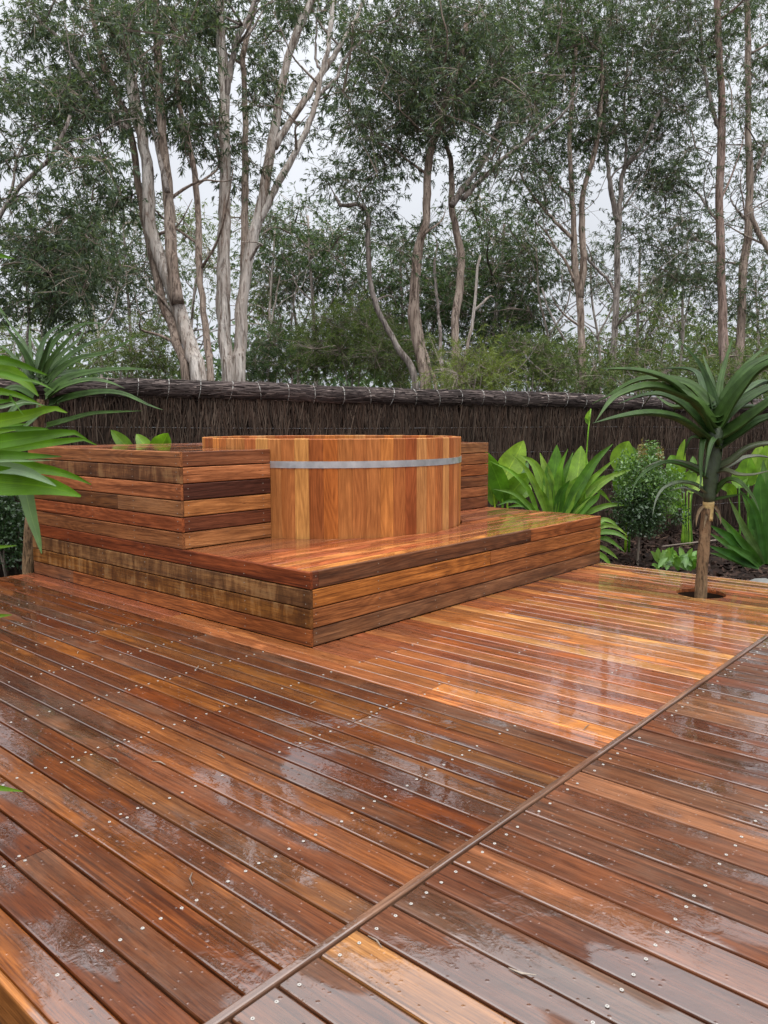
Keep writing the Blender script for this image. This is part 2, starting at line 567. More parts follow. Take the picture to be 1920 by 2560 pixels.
M_CLADSCREW = plain_mat('cladding_screw', (0.3, 0.25, 0.2), 0.4, 0.3, 0.15, 200)
M_HOLE = plain_mat('screw_recess', (0.06, 0.05, 0.04), 0.6)
M_MULCH = plain_mat('bark_mulch_soil', (0.018, 0.011, 0.008), 0.95, 0, 0.5, 9, 0.9, 40)
M_CHIP = island_mat('bark_chips', [(0.01, 0.006, 0.005), (0.02, 0.011, 0.008), (0.034, 0.018, 0.013), (0.075, 0.045, 0.032), (0.022, 0.012, 0.009), (0.012, 0.007, 0.006)], 0.8)
M_BRUSH = island_mat('brushwood', [(0.018, 0.012, 0.009), (0.042, 0.028, 0.021), (0.07, 0.044, 0.031), (0.03, 0.022, 0.018), (0.11, 0.08, 0.06), (0.05, 0.03, 0.022)], 0.85)
M_ROLL = island_mat('brush_capping', [(0.015, 0.011, 0.01), (0.05, 0.038, 0.036), (0.1, 0.077, 0.07), (0.025, 0.018, 0.018), (0.24, 0.19, 0.17)], 0.75)
M_BRUSHBASE = plain_mat('brush_core', (0.022, 0.014, 0.011), 0.95, 0, 0.4, 12, 0.8, 60)
M_WIRE = plain_mat('fence_wire', (0.4, 0.4, 0.42), 0.4, 0.6)
M_TIE = plain_mat('pale_tie_wire', (0.4, 0.39, 0.36), 0.6)
M_BARK_W = bark_mat('paperbark_pale', (0.74, 0.68, 0.62), (0.52, 0.44, 0.38), (0.2, 0.13, 0.09), 1.6)
M_BARK_B = bark_mat('paperbark_brown', (0.5, 0.4, 0.33), (0.32, 0.24, 0.19), (0.1, 0.065, 0.047), 1.6)
M_BARK_G = bark_mat('grey_bark', (0.48, 0.42, 0.38), (0.3, 0.25, 0.22), (0.1, 0.075, 0.06), 1.6)
M_TWIG = island_mat('twig_bark', [(0.1, 0.08, 0.065), (0.2, 0.16, 0.13), (0.32, 0.27, 0.22)])
M_ALOEBARK = bark_mat('aloe_bark', (0.3, 0.19, 0.1), (0.17, 0.1, 0.055), (0.03, 0.017, 0.01), 3.5)
M_DEADLEAF = leaf_mat('dead_leaf', [(0.16, 0.1, 0.045), (0.1, 0.065, 0.03)], 0.7, 0.1)
M_ALOESTEM = plain_mat('aloe_leaf_bases', (0.022, 0.035, 0.012), 0.6, 0, 0.5, 18, 0.6, 30)
M_ALOECUT = plain_mat('aloe_bare_stem', (0.34, 0.24, 0.09), 0.6, 0, 0.45, 30, 0.5, 40)
M_LEAF = leaf_mat('paperbark_leaves', [(0.036, 0.064, 0.04), (0.07, 0.108, 0.062), (0.125, 0.165, 0.098), (0.05, 0.082, 0.05)], 0.45, 0.34, 0, 0.25)
M_LEAF2 = leaf_mat('deep_green_leaves', [(0.03, 0.06, 0.03), (0.062, 0.105, 0.046), (0.1, 0.15, 0.066)], 0.45, 0.34, 0, 0.25)
M_LEAF3 = leaf_mat('olive_leaves', [(0.06, 0.1, 0.033), (0.105, 0.15, 0.05), (0.16, 0.205, 0.07)], 0.5, 0.36, 0, 0.25)
M_LEAF4 = leaf_mat('yellow_green_sprays', [(0.11, 0.15, 0.04), (0.16, 0.21, 0.055), (0.22, 0.26, 0.08)], 0.5, 0.38, 0, 0.25)
M_ALOE = leaf_mat('aloe_leaf', [(0.022, 0.05, 0.012), (0.042, 0.08, 0.017), (0.028, 0.06, 0.014)], 0.42, 0.03, 0.3, 0.16)
M_ALOE_OLD = leaf_mat('aloe_old_leaf', [(0.06, 0.085, 0.04), (0.07, 0.07, 0.035)], 0.38, 0.08, 0, 0.5)
M_CANNA = leaf_mat('canna_leaf', [(0.1, 0.23, 0.018), (0.18, 0.33, 0.022), (0.05, 0.14, 0.016), (0.23, 0.37, 0.03), (0.07, 0.17, 0.018)], 0.38, 0.45, 1.0, 0.3)
M_STRAP = leaf_mat('strap_leaf', [(0.06, 0.16, 0.016), (0.12, 0.26, 0.02), (0.22, 0.34, 0.055), (0.045, 0.13, 0.014), (0.16, 0.29, 0.03)], 0.4, 0.35, 0.3, 0.3)
M_FLAX = leaf_mat('dark_strap_leaf', [(0.035, 0.11, 0.015), (0.055, 0.15, 0.02), (0.1, 0.17, 0.05)], 0.4, 0.25, 0.3, 0.3)
M_FORE = leaf_mat('glossy_strap_leaf', [(0.045, 0.12, 0.003), (0.075, 0.175, 0.003), (0.028, 0.085, 0.003), (0.11, 0.21, 0.005)], 0.4, 0.28, 0.3, 0.16)
M_FORE2 = leaf_mat('pale_strap_leaf', [(0.09, 0.16, 0.06), (0.13, 0.21, 0.09)], 0.4, 0.3, 0.3)
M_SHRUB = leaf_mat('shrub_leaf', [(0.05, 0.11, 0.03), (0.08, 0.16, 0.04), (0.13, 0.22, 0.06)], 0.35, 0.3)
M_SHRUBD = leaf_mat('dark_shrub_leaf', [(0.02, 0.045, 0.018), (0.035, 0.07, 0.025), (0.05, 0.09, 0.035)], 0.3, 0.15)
M_BRONZE = leaf_mat('bronze_new_leaf', [(0.2, 0.14, 0.05), (0.16, 0.15, 0.05)], 0.4, 0.3)
M_COVER = leaf_mat('ground_cover_leaf', [(0.07, 0.17, 0.025), (0.1, 0.22, 0.035), (0.16, 0.28, 0.06)], 0.4, 0.3, 0.3)
M_STONE = plain_mat('pale_stone', (0.14, 0.14, 0.13), 0.7, 0, 0.3, 20, 0.4, 60)

# ------------------------------------------------------------------ ground
GZ = -0.30
def ground():
    mb = MB()
    g = np.r_[-220, -80, -30, np.linspace(-14, 20, 35), 40, 90, 220]
    n = len(g)
    vs = []
    for y in g:
        for x in g:
            far = max(abs(x), abs(y)) > 25
            z = GZ - 0.02 + (0 if far else 0.018 * math.sin(x * 1.9) * math.cos(y * 1.4))
            vs.append((x, y, z))
    fs = [(j * n + i, j * n + i + 1, (j + 1) * n + i + 1, (j + 1) * n + i) for j in range(n - 1) for i in range(n - 1)]
    mb.add(vs, fs)
    o = mb.build('ground', M_MULCH, smooth=True)
    o['kind'] = 'structure'
    o['label'] = 'dark bark mulched soil of the garden bed behind and beside the deck'
    return o
ground()

def chips():
    N = 26000
    pos = np.empty((N, 3))
    k = 0
    while k < N:
        if rng.random() < 0.9:
            x, y = rng.uniform(3.16, 9.6), rng.uniform(-4.2, 3.6)
        else:
            x, y = rng.uniform(-3.4, 1.2), rng.uniform(3.0, 5.2)
        pos[k] = (x, y, GZ - 0.005 + rng.random() * 0.035)
        k += 1
    L = rng.uniform(0.012, 0.055, N)
    W = L * rng.uniform(0.18, 0.5, N)
    an = rng.uniform(0, 6.28, N)
    tl = rng.normal(0, 0.4, N)
    dx = np.c_[np.cos(an) * np.cos(tl), np.sin(an) * np.cos(tl), np.sin(tl)] * L[:, None]
    rl = rng.normal(0, 0.5, N)
    dy = np.c_[-np.sin(an) * np.cos(rl), np.cos(an) * np.cos(rl), np.sin(rl)] * W[:, None]
    v = np.stack([pos - dx, pos + dy, pos + dx, pos - dy], 1).reshape(-1, 3)
    f = np.arange(N * 4).reshape(-1, 4)
    o = link('bark_mulch', np_mesh('bark_mulch', v, f, M_CHIP))
    o['kind'] = 'stuff'
    o['label'] = 'dark bark chips and leaf litter spread over the garden bed'
    o['category'] = 'mulch'
chips()

# ------------------------------------------------------------------ boards
_board_cache = {}
def board_mesh(L, W, T, mat, name='board', ch=0.0045):
    """board along +X from 0 to L, width centred on Y, top at z = 0, rounded arrises on the top"""
    key = (round(L, 3), round(W, 4), round(T, 4), mat.name)
    if key in _board_cache:
        return _board_cache[key]
    h = W / 2
    prof = [(-h, -T), (h, -T), (h, -ch), (h - ch * 0.3, -ch * 0.3), (h - ch, 0), (-h + ch, 0), (-h + ch * 0.3, -ch * 0.3), (-h, -ch)]
    n = len(prof)
    e2 = 0.0015
    vs = [(0, y, z) for y, z in prof] + [(L, y, z) for y, z in prof]
    fs = [(k, k + n, (k + 1) % n + n, (k + 1) % n) for k in range(n)]
    fs += [tuple(range(n)), tuple(range(2 * n - 1, n - 1, -1))]
    mb = MB()
    mb.add(vs, fs)
    me = mb.mesh(name, mat)
    bm = bmesh.new()
    bm.from_mesh(me)
    bmesh.ops.recalc_face_normals(bm, faces=bm.faces)
    bm.to_mesh(me)
    bm.free()
    _board_cache[key] = me
    return me

def put_board(name, parent, L, W, T, mat, origin, xdir, zdir, col):
    o = link(name, board_mesh(L, W, T, mat, name), parent)
    x = unit(xdir)
    z = unit(zdir)
    y = np.cross(z, x)
    o.matrix_local = Matrix(((x[0], y[0], z[0], origin[0]), (x[1], y[1], z[1], origin[1]), (x[2], y[2], z[2], origin[2]), (0, 0, 0, 1)))
    o.color = sat(col)
    return o

def sat(c, k=1.18):
    l = 0.3 * c[0] + 0.55 * c[1] + 0.15 * c[2]
    return (*[max(0.004, l + (v - l) * k) for v in c[:3]], c[3])

def shade(c, s=0.18, w=None, h=0.06):
    k = 1 + random.uniform(-s, s)
    out = [max(0.005, v * k * (1 + random.uniform(-h, h))) for v in c[:3]]
    return (*out, c[3] if w is None else w)

def cut_mesh(poly, z0, z1, mat, name, xoff):
    """a board whose outline is the given polygon (xy), local x measured from xoff"""
    bm = bmesh.new()
    lo = [bm.verts.new((x - xoff[0], y - xoff[1], z0 - z1)) for x, y in poly]
    hi = [bm.verts.new((x - xoff[0], y - xoff[1], 0)) for x, y in poly]
    n = len(poly)
    bm.faces.new(hi)
    bm.faces.new(lo[::-1])
    for k in range(n):
        bm.faces.new((lo[k], lo[(k + 1) % n], hi[(k + 1) % n], hi[k]))
    bmesh.ops.recalc_face_normals(bm, faces=bm.faces)
    me = bpy.data.meshes.new(name)
    bm.to_mesh(me)
    bm.free()
    me.materials.append(mat)
    return me

# ------------------------------------------------------------------ deck
deck = bpy.data.objects.new('deck', None)
COL.objects.link(deck)
deck['kind'] = 'structure'
deck['label'] = 'wet hardwood deck of screwed boards around the tub'
PW = 0.0937
XB = 3.115
Y_END = 2.955
YD = -1.6
HOLE = (2.485, -1.0, 0.150)
COLS_OLD = [(0.095, 0.032, 0.013, 0.1), (0.105, 0.037, 0.014, 0.1), (0.081, 0.026, 0.011, 0.15), (0.108, 0.041, 0.015, 0.15), (0.098, 0.030, 0.011, 0.05), (0.084, 0.032, 0.015, 0.3), (0.115, 0.043, 0.015, 0.1)]
COLS_NEW = [(0.40, 0.145, 0.042, 0), (0.46, 0.19, 0.055, 0), (0.33, 0.095, 0.03, 0), (0.28, 0.09, 0.035, 0.05), (0.50, 0.24, 0.075, 0), (0.36, 0.125, 0.04, 0), (0.40, 0.15, 0.055, 0), (0.24, 0.075, 0.03, 0.1)]
COLS_RIGHT = [(0.115, 0.050, 0.026, 0.3), (0.094, 0.038, 0.020, 0.3), (0.144, 0.068, 0.035, 0.3), (0.086, 0.040, 0.026, 0.5), (0.126, 0.052, 0.027, 0.2), (0.108, 0.040, 0.020, 0.25), (0.151, 0.076, 0.038, 0.25)]
screws = []                                # (x, y)
JL = [YD + 0.322 + 0.467 * k - 0.0 for k in range(0, 10)]     # joist lines
JL = [-1.278 + 0.4665 * k for k in range(0, 10)]
JR = [-1.66 - 0.47 * k for k in range(0, 6)]
rows_l = [(-1.9535, -1.8700)] + [(-1.867 + PW * k + 0.0032, -1.867 + PW * (k + 1) - 0.0032) for k in range(0, 54)]
near_cols = {0: (0.16, 0.056, 0.02, 0.05), 1: (0.105, 0.034, 0.015, 0.1), 2: (0.108, 0.039, 0.018, 0.2), 3: (0.11, 0.035, 0.014, 0.1),
             4: (0.17, 0.062, 0.024, 0.2), 5: (0.106, 0.037, 0.017, 0.15), 6: (0.125, 0.05, 0.021, 0.2), 7: (0.12, 0.042, 0.02, 0.15),
             8: (0.15, 0.054, 0.023, 0.1), 9: (0.155, 0.058, 0.023, 0.1), 10: (0.092, 0.033, 0.015, 0.2)}
for k, (x0, x1) in enumerate(rows_l):
    if x0 > XB - 0.03:
        break
    x1 = min(x1, XB)
    W = x1 - x0
    xc = (x0 + x1) / 2
    y_hi = Y_END if x1 < 0.012 else -0.003
    old = xc < -0.19
    cols = COLS_OLD if old else COLS_NEW
    mat = M_DECK if old else M_FRESH
    # butt joints on joist lines
    cuts = []
    if old or x1 < 0.012:
        jn = {5: 1, 17: 1}.get(k)
        a = random.choice([1, 2, 3, 4]) if jn is None else jn
        cuts = [JL[a]] + ([JL[a + 4]] if a + 4 < len(JL) and JL[a + 4] < Y_END - 0.4 else [])
    elif random.random() < 0.35:
        cuts = [JL[random.choice([1, 2])]]
    ys = [YD] + cuts + [y_hi]
    prevc = None
    for s in range(len(ys) - 1):
        ya, yb = ys[s] + (0.0008 if s else 0), ys[s + 1] - 0.0008
        if yb - ya < 0.08:
            continue
        c = near_cols[k] if (k in near_cols and s == 0) else shade(random.choice([q for q in cols if q != prevc]), 0.16)
        if not old and xc < 0.02:
            c = shade([(0.47, 0.2, 0.055, 0.0), (0.42, 0.14, 0.045, 0.1)][k % 2], 0.08) if s == 0 else shade((0.34, 0.12, 0.042, 0.1) if s == 1 else (0.26, 0.08, 0.032, 0.1), 0.08)
        prevc = c
        dz = random.uniform(-0.0012, 0.0012)
        hx, hy, hr = HOLE
        if abs(xc - hx) < hr + W / 2 and ya < hy < yb:
            # board trimmed round the aloe's trunk
            xs = np.linspace(x0, x1, 7)
            half = [math.sqrt(max(0, hr * hr - (x - hx) ** 2)) for x in xs]
            for sgn in (-1, 1):
                edge = [(x, hy + sgn * h) for x, h in zip(xs, half)]
                far = ya if sgn < 0 else yb
                poly = [(x0, far), (x1, far)] + edge[::-1]
                # outline is turned so the grain follows local x
                pl = [(y, -x) for x, y in poly]
                off = (min(q[0] for q in pl), -xc)
                o = link('deck_board', cut_mesh(pl, -0.02, 0, mat, 'deck_board', off), deck)
                o.matrix_local = Matrix(((0, -1, 0, xc), (1, 0, 0, off[0]), (0, 0, 1, dz), (0, 0, 0, 1)))
                o.color = sat(c, 1.0)
        else:
            put_board('deck_board', deck, yb - ya, W, 0.02, mat, (xc, ya, dz), (0, 1, 0), (0, 0, 1), c).color = sat(c, 1.18 if old else 1.02)
        for yj in JL:
            near = [yj]
            if s and abs(yj - ys[s]) < 0.01:
                near = [yj + 0.016]
            elif abs(yj - ys[s + 1]) < 0.01:
                near = [yj - 0.016]
            for yy in near:
                if ya - 0.01 < yy < yb:
                    for q in (-1, 1):
                        screws.append((xc + q * (W / 2 - 0.019) + random.gauss(0, 0.0015), yy + random.gauss(0, 0.003), old))
# boards beyond the dividing batten
xk = -1.509 - 0.113 * 4
right_cols = [(0.112, 0.051, 0.027, .3)] * 4 + [(0.135, 0.061, 0.031, .2), (0.094, 0.041, 0.022, .3), (0.240, 0.124, 0.050, .15), (0.090, 0.038, 0.021, .2), (0.090, 0.044, 0.027, .4), (0.094, 0.038, 0.021, .2), (0.150, 0.064, 0.032, .2), (0.112, 0.044, 0.022, .2)]
j = 0
x = -1.9535
while x < XB - 0.03:
    if j == 0:
        x1 = xk
    else:
        x1 = min(xk + 0.113, XB)
        x = xk
        xk = xk + 0.113
    xa, xb = x + 0.0034, x1 - 0.0034
    j += 1
    if xb - xa < 0.03:
        x = x1
        continue
    cut = JR[random.choice([2, 3, 4])]
    for s, (ya, yb) in enumerate(((cut + 0.0008, YD - 0.0285), (-4.6, cut - 0.0008))):
        c = right_cols[j] if (s == 0 and j < len(right_cols)) else shade(random.choice(COLS_RIGHT), 0.15)
        put_board('deck_board', deck, yb - ya, xb - xa, 0.02, M_DECK, ((xa + xb) / 2, ya, random.uniform(-0.001, 0.001)), (0, 1, 0), (0, 0, 1), c).color = sat((c[0] * 1.12, c[1], c[2] * 0.92, c[3] * 0.7), 1.1)
    for yj in JR:
        for q in (-1, 1):
            screws.append(((xa + xb) / 2 + q * (0.053 - 0.024) + random.gauss(0, 0.0015), yj + random.gauss(0, 0.002), True))
    x = x1
# the batten between the two fields and the rim boards
b_ = put_board('dividing_batten', deck, XB + 1.955, 0.021, 0.03, M_DECK, (-1.955, YD - 0.0125, 0.006), (1, 0, 0), (0, 0, 1), (0.16, 0.085, 0.055, 0.3))
put_board('rim_board', deck, 7.6, 0.018, 0.14, M_DECK, (-1.9635, -4.62, 0.001), (0, 1, 0), (0, 0, 1), (0.26, 0.11, 0.045, 0.2))
put_board('rim_board', deck, 4.6, 0.018, 0.14, M_FRESH, (XB + 0.012, -4.6, -0.002), (0, 1, 0), (0, 0, 1), (0.4, 0.17, 0.07, 0.1))
put_board('rim_board', deck, 1.95, 0.018, 0.14, M_DECK, (-1.955, Y_END + 0.012, -0.002), (1, 0, 0), (0, 0, 1), (0.3, 0.13, 0.06, 0.2))
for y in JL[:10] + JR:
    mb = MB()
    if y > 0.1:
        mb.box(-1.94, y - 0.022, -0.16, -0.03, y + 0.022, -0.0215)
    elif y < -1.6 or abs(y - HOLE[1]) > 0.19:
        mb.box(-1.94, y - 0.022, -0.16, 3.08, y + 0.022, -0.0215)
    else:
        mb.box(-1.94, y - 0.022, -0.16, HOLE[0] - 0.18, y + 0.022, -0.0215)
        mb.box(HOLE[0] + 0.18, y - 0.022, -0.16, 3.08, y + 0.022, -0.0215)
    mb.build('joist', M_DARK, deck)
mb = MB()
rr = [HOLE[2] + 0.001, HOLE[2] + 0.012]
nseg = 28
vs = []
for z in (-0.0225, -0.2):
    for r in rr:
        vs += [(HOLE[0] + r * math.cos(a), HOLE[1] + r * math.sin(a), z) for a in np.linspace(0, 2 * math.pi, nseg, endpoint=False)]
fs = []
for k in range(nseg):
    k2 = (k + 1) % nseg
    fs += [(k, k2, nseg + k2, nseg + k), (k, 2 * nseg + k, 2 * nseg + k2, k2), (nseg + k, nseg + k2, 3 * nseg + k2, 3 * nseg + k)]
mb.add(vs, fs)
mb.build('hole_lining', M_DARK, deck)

def screw_mesh():
    mb = MB()
    n = 9
    add_screw(mb, 0, 0, 0)
    return mb.mesh('screw', [M_SCREW, M_HOLE])

def add_screw(mb, x, y, z, r=0.0043, n=9, axis=2):
    def p(a, rad, h):
        q = (x + rad * math.cos(a), y + rad * math.sin(a), z + h)
        return q
    an = [2 * math.pi * k / n for k in range(n)]
    vs = [p(a, r, 0.0004) for a in an] + [p(a, r * 0.8, 0.0013) for a in an] + [p(a, r * 0.36, 0.0011) for a in an] + [p(a, r * 0.3, 0.0007) for a in an]
    fs = []
    for k in range(n):
        k2 = (k + 1) % n
        fs += [(k, k2, n + k2, n + k), (n + k, n + k2, 2 * n + k2, 2 * n + k)]
    mb.add(vs, fs)
    mb.add(vs[3 * n:], [tuple(range(n))], mi=1)

SM = screw_mesh()
def dist_cam(s):
    d = np.array([s[0], s[1], 0]) - CP
    z = d @ FW
    px = 960 + FOC * (d @ RT) / z if z > 0.3 else -9999
    return z if (z > 0.5 and -40 < px < 1960) else 99
screws = [s for s in screws if random.random() < (0.8 if s[2] else 0.25)]
screws.sort(key=dist_cam)
for s in screws[:260]:
    o = link('screw', SM, deck)
    o.location = (s[0], s[1], 0.0008)
mb = MB()
for s in screws[260:]:
    if dist_cam(s) < 90:
        add_screw(mb, s[0], s[1], 0.0008, 0.0036 if s[2] else 0.0026, 6)
o = mb.build('screws', [M_SCREW, M_HOLE], deck)
o['kind'] = 'stuff'

# ------------------------------------------------------------------ the stepped platform round the tub
TX, TY, TR = 1.55, 1.384, 0.942
HL, HU, YB = 0.37, 0.928, 1.055
LX, LY = 3.11, 2.95

def face_boards(root, zs, x0, x1, y, cols, axis, name='cladding_board', gap=0.005, trim0=0.0):
    """rows of horizontal cladding; cols[row] = list of (fraction end, colour, mill?)"""
    for r in range(len(zs) - 1):
        zt, zb = zs[r], zs[r + 1] + gap
        if r == len(zs) - 2:
            zb = zs[r + 1] + 0.002
        t0 = 0.0
        for frac, c, mill in cols[r]:
            a = x0 + (x1 - x0) * t0 + (0.0008 if t0 else 0)
            b2 = x0 + (x1 - x0) * frac - (0.0008 if frac < 1 else 0)
            t0 = frac
            W = zt - zb
            zc = (zt + zb) / 2
            jit = random.uniform(-0.0012, 0.0012)
            mat = M_MILL if mill else M_FACE
            if axis == 'x':      # front face, looking at -y
                put_board(name, root, b2 - a, W, 0.019, mat, (a, y + jit, zc), (1, 0, 0), (0, -1, 0), c)
            elif axis == 'y':    # side face, looking at -x ; board runs along -y so that grain goes with it
                put_board(name, root, b2 - a, W, 0.019, mat, (y + jit, b2, zc), (0, -1, 0), (-1, 0, 0), c)
            else:                # far end, looking at +x
                put_board(name, root, b2 - a, W, 0.019, mat, (y + jit, a, zc), (0, 1, 0), (1, 0, 0), c)

ZL = [0.37, 0.281, 0.186, 0.0865, 0.0]
ZU = [0.928, 0.838, 0.7435, 0.647, 0.552, 0.4645, 0.37]
lower = thing('step_platform', 'low wet timber platform with four rows of horizontal cladding boards under the tub', 'platform', (0, 0, 0))
R1, R2_, R3_ = (0.17, 0.048, 0.022, 0), (0.2, 0.12, 0.06, 0.3), (0.21, 0.11, 0.045, 0.1)
face_boards(lower, ZL, 0.0, LY, 0.0, [
    [(1, R1, 0)], [(1, (0.19, 0.092, 0.04, 0.1), 1)], [(1, (0.19, 0.08, 0.026, 0.0), 1)], [(0.8, (0.24, 0.085, 0.036, 0), 0), (1, (0.17, 0.07, 0.035, .2), 0)]], 'y')
face_boards(lower, ZL, 0.0205, LX, 0.0, [
    [(0.013, (0.1, 0.035, 0.02, 0), 0), (0.66, (0.12, 0.05, 0.026, 0.1), 0), (1, (0.26, 0.095, 0.042, 0), 0)],
    [(0.5, (0.34, 0.135, 0.05, 0), 0), (1, (0.31, 0.125, 0.054, 0), 0)],
    [(1, (0.25, 0.1, 0.045, 0.0), 0)], [(1, (0.18, 0.085, 0.045, 0.1), 0)]], 'x')
face_boards(lower, ZL, 0.0205, LY, LX, [[(1, shade((0.27, 0.11, 0.05, 0)), 0)] for _ in range(4)], 'X')

def circ_x(y, sgn, R):
    return TX + sgn * math.sqrt(max(0.0, R * R - (y - TY) ** 2))

def top_rows(root, y0, y1, x0, x1, ztop, R, cols, name, mat, zt=0.019):
    n = int(round((y1 - y0) / PW))
    pw = (y1 - y0) / n
    for k in range(n):
        ya, yb = y0 + k * pw + 0.0022, y0 + (k + 1) * pw - 0.0022
        yc = (ya + yb) / 2
        c = cols[k % len(cols)] if k < len(cols) else shade(random.choice(cols), 0.15)
        ymin = min(abs(ya - TY), abs(yb - TY)) if not (ya < TY < yb) else 0
        if ymin >= R:
            split = random.choice([None, 0.4, 0.6]) if root is lower else None
            pcs = [(x0, x1)] if split is None else [(x0, x0 + (x1 - x0) * split - 0.0008), (x0 + (x1 - x0) * split + 0.0008, x1)]
            for a, b2 in pcs:
                put_board(name, root, b2 - a, yb - ya, zt, mat, (a, yc, ztop + random.uniform(-0.0008, 0.0008)), (1, 0, 0), (0, 0, 1), shade(c, 0.1))
        else:
            yl = np.linspace(ya, yb, 6)
            for sgn in (-1, 1):
                edge = [(circ_x(y, sgn, R), y) for y in yl]
                far = x0 if sgn < 0 else x1
                poly = [(far, ya)] + edge + [(far, yb)]
                o = link(name, cut_mesh(poly, ztop - zt, ztop, mat, name, (min(x0, far), yc)), root)
                o.location = (min(x0, far), yc, ztop + random.uniform(-0.0008, 0.0008))
                o.color = sat(shade(c, 0.12))

TOPC = [(0.42, 0.19, 0.075, 0), (0.33, 0.11, 0.05, 0), (0.40, 0.17, 0.08, 0), (0.24, 0.085, 0.045, 0.1), (0.38, 0.15, 0.075, 0), (0.3, 0.1, 0.05, 0.05), (0.22, 0.08, 0.045, 0.2), (0.3, 0.13, 0.07, 0.15), (0.2, 0.08, 0.045, .3), (0.25, 0.1, 0.05, .2), (0.3, 0.12, 0.06, .1)]
top_rows(lower, 0.021, YB - 0.002, 0.021, LX - 0.021, HL - 0.0012, TR + 0.012, TOPC, 'tread_board', M_TOP)
# dark frame inside the cladding, open round the tub
def frame_poly(x0, y0, x1, y1, R):
    h = math.sqrt(R * R - (y0 - TY) ** 2) if abs(y0 - TY) < R else 0
    a0 = math.atan2(y0 - TY, -h)
    a1 = math.atan2(y0 - TY, h)
    # arc from the left crossing, over the back, to the right crossing
    angs = np.linspace(a0 if a0 > 0 else a0 + 2 * math.pi, a1, 40)
    arc = [(TX + R * math.cos(a), TY + R * math.sin(a)) for a in angs]
    return [(x0, y0)] + arc + [(x1, y0), (x1, y1), (x0, y1)]
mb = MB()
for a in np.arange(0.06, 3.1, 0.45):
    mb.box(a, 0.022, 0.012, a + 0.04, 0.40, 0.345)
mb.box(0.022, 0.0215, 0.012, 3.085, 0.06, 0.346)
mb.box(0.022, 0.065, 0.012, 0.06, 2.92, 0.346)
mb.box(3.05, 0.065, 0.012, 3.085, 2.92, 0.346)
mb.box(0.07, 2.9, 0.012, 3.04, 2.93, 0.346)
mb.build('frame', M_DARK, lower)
scr = MB()

upper = thing('tub_surround', 'tall boarded timber bench wrapping behind the tub with six rows of cladding', 'bench', (0, 0, HL))
upper.location = (0, 0, 0)
U2 = {0: (0.29, 0.14, 0.062, 0.1)}
xl = circ_x(YB, -1, TR + 0.006)
xr = circ_x(YB, 1, TR + 0.01)
face_boards(upper, ZU, YB, LY, 0.0, [
    [(1, (0.28, 0.118, 0.056, 0.1), 0)], [(1, (0.19, 0.085, 0.04, 0.1), 1)], [(1, (0.31, 0.118, 0.058, 0), 0)],
    [(0.36, (0.25, 0.117, 0.057, 0.15), 0), (1, (0.14, 0.058, 0.025, 0.1), 0)], [(1, (0.25, 0.08, 0.038, 0), 0)], [(1, (0.22, 0.092, 0.043, 0.05), 0)]], 'y')
face_boards(upper, ZU, 0.0205, xl, YB, [
    [(1, (0.2, 0.08, 0.042, 0.1), 0)], [(1, (0.37, 0.155, 0.078, 0), 0)], [(1, (0.07, 0.027, 0.018, 0.0), 0)],
    [(1, (0.34, 0.15, 0.066, 0), 0)], [(1, (0.14, 0.05, 0.028, 0), 0)], [(1, (0.29, 0.128, 0.06, 0.05), 0)]], 'x')
face_boards(upper, ZU, xr, LX, YB, [
    [(1, (0.26, 0.125, 0.06, 0.2), 0)], [(1, (0.26, 0.11, 0.052, 0), 0)], [(1, (0.27, 0.1, 0.045, 0), 0)],
    [(1, (0.17, 0.07, 0.035, 0.1), 0)], [(1, (0.27, 0.11, 0.055, 0), 0)], [(1, (0.15, 0.06, 0.032, 0), 0)]], 'x')
face_boards(upper, ZU, YB + 0.0205, LY, LX, [[(1, shade((0.27, 0.12, 0.06, 0)), 0)] for _ in range(6)], 'X')
UC = [(0.3, 0.12, 0.06, 0.2), (0.26, 0.1, 0.055, 0.2), (0.34, 0.14, 0.075, 0.1)]
top_rows(upper, YB + 0.021, LY - 0.002, 0.021, LX - 0.021, HU - 0.0012, TR + 0.008, UC, 'seat_board', M_TOP)
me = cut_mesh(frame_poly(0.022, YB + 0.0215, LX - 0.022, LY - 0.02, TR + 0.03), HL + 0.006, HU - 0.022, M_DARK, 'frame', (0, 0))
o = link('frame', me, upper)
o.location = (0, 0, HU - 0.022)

# small screws in the cladding
def face_screws(root, pts):
    mb = MB()
    for (p, nrm) in pts:
        nrm = unit(nrm)
        a = unit(np.cross(nrm, (0.2, 0.1, 1)))
        c = np.cross(nrm, a)
        p = np.array(p) + nrm * 0.0016
        vs = [p + (a * math.cos(q) + c * math.sin(q)) * 0.003 for q in np.linspace(0, 6.283, 7)[:-1]]
        vs += [p + nrm * 0.0012 + (a * math.cos(q) + c * math.sin(q)) * 0.002 for q in np.linspace(0, 6.283, 7)[:-1]]
        fs = [(k, (k + 1) % 6, 6 + (k + 1) % 6, 6 + k) for k in range(6)] + [tuple(range(6, 12))]
        mb.add(vs, fs)
    o = mb.build('screws', M_CLADSCREW, root)
    o['kind'] = 'stuff'
pts = []
for r in range(4):
    for dz in (0.022, -0.022):
        z = (ZL[r] + ZL[r + 1]) / 2 + dz
        for y in (0.03, 0.5, 0.97, 1.45, 1.95, 2.4):
            pts.append(((0, y + random.gauss(0, 0.004), z), (-1, 0, 0)))
        for x in (0.04, 0.5, 1.0, 1.5, 2.0, 2.55, 3.06):
            pts.append(((x + random.gauss(0, 0.004), 0, z), (0, -1, 0)))
face_screws(lower, pts)
pts = []
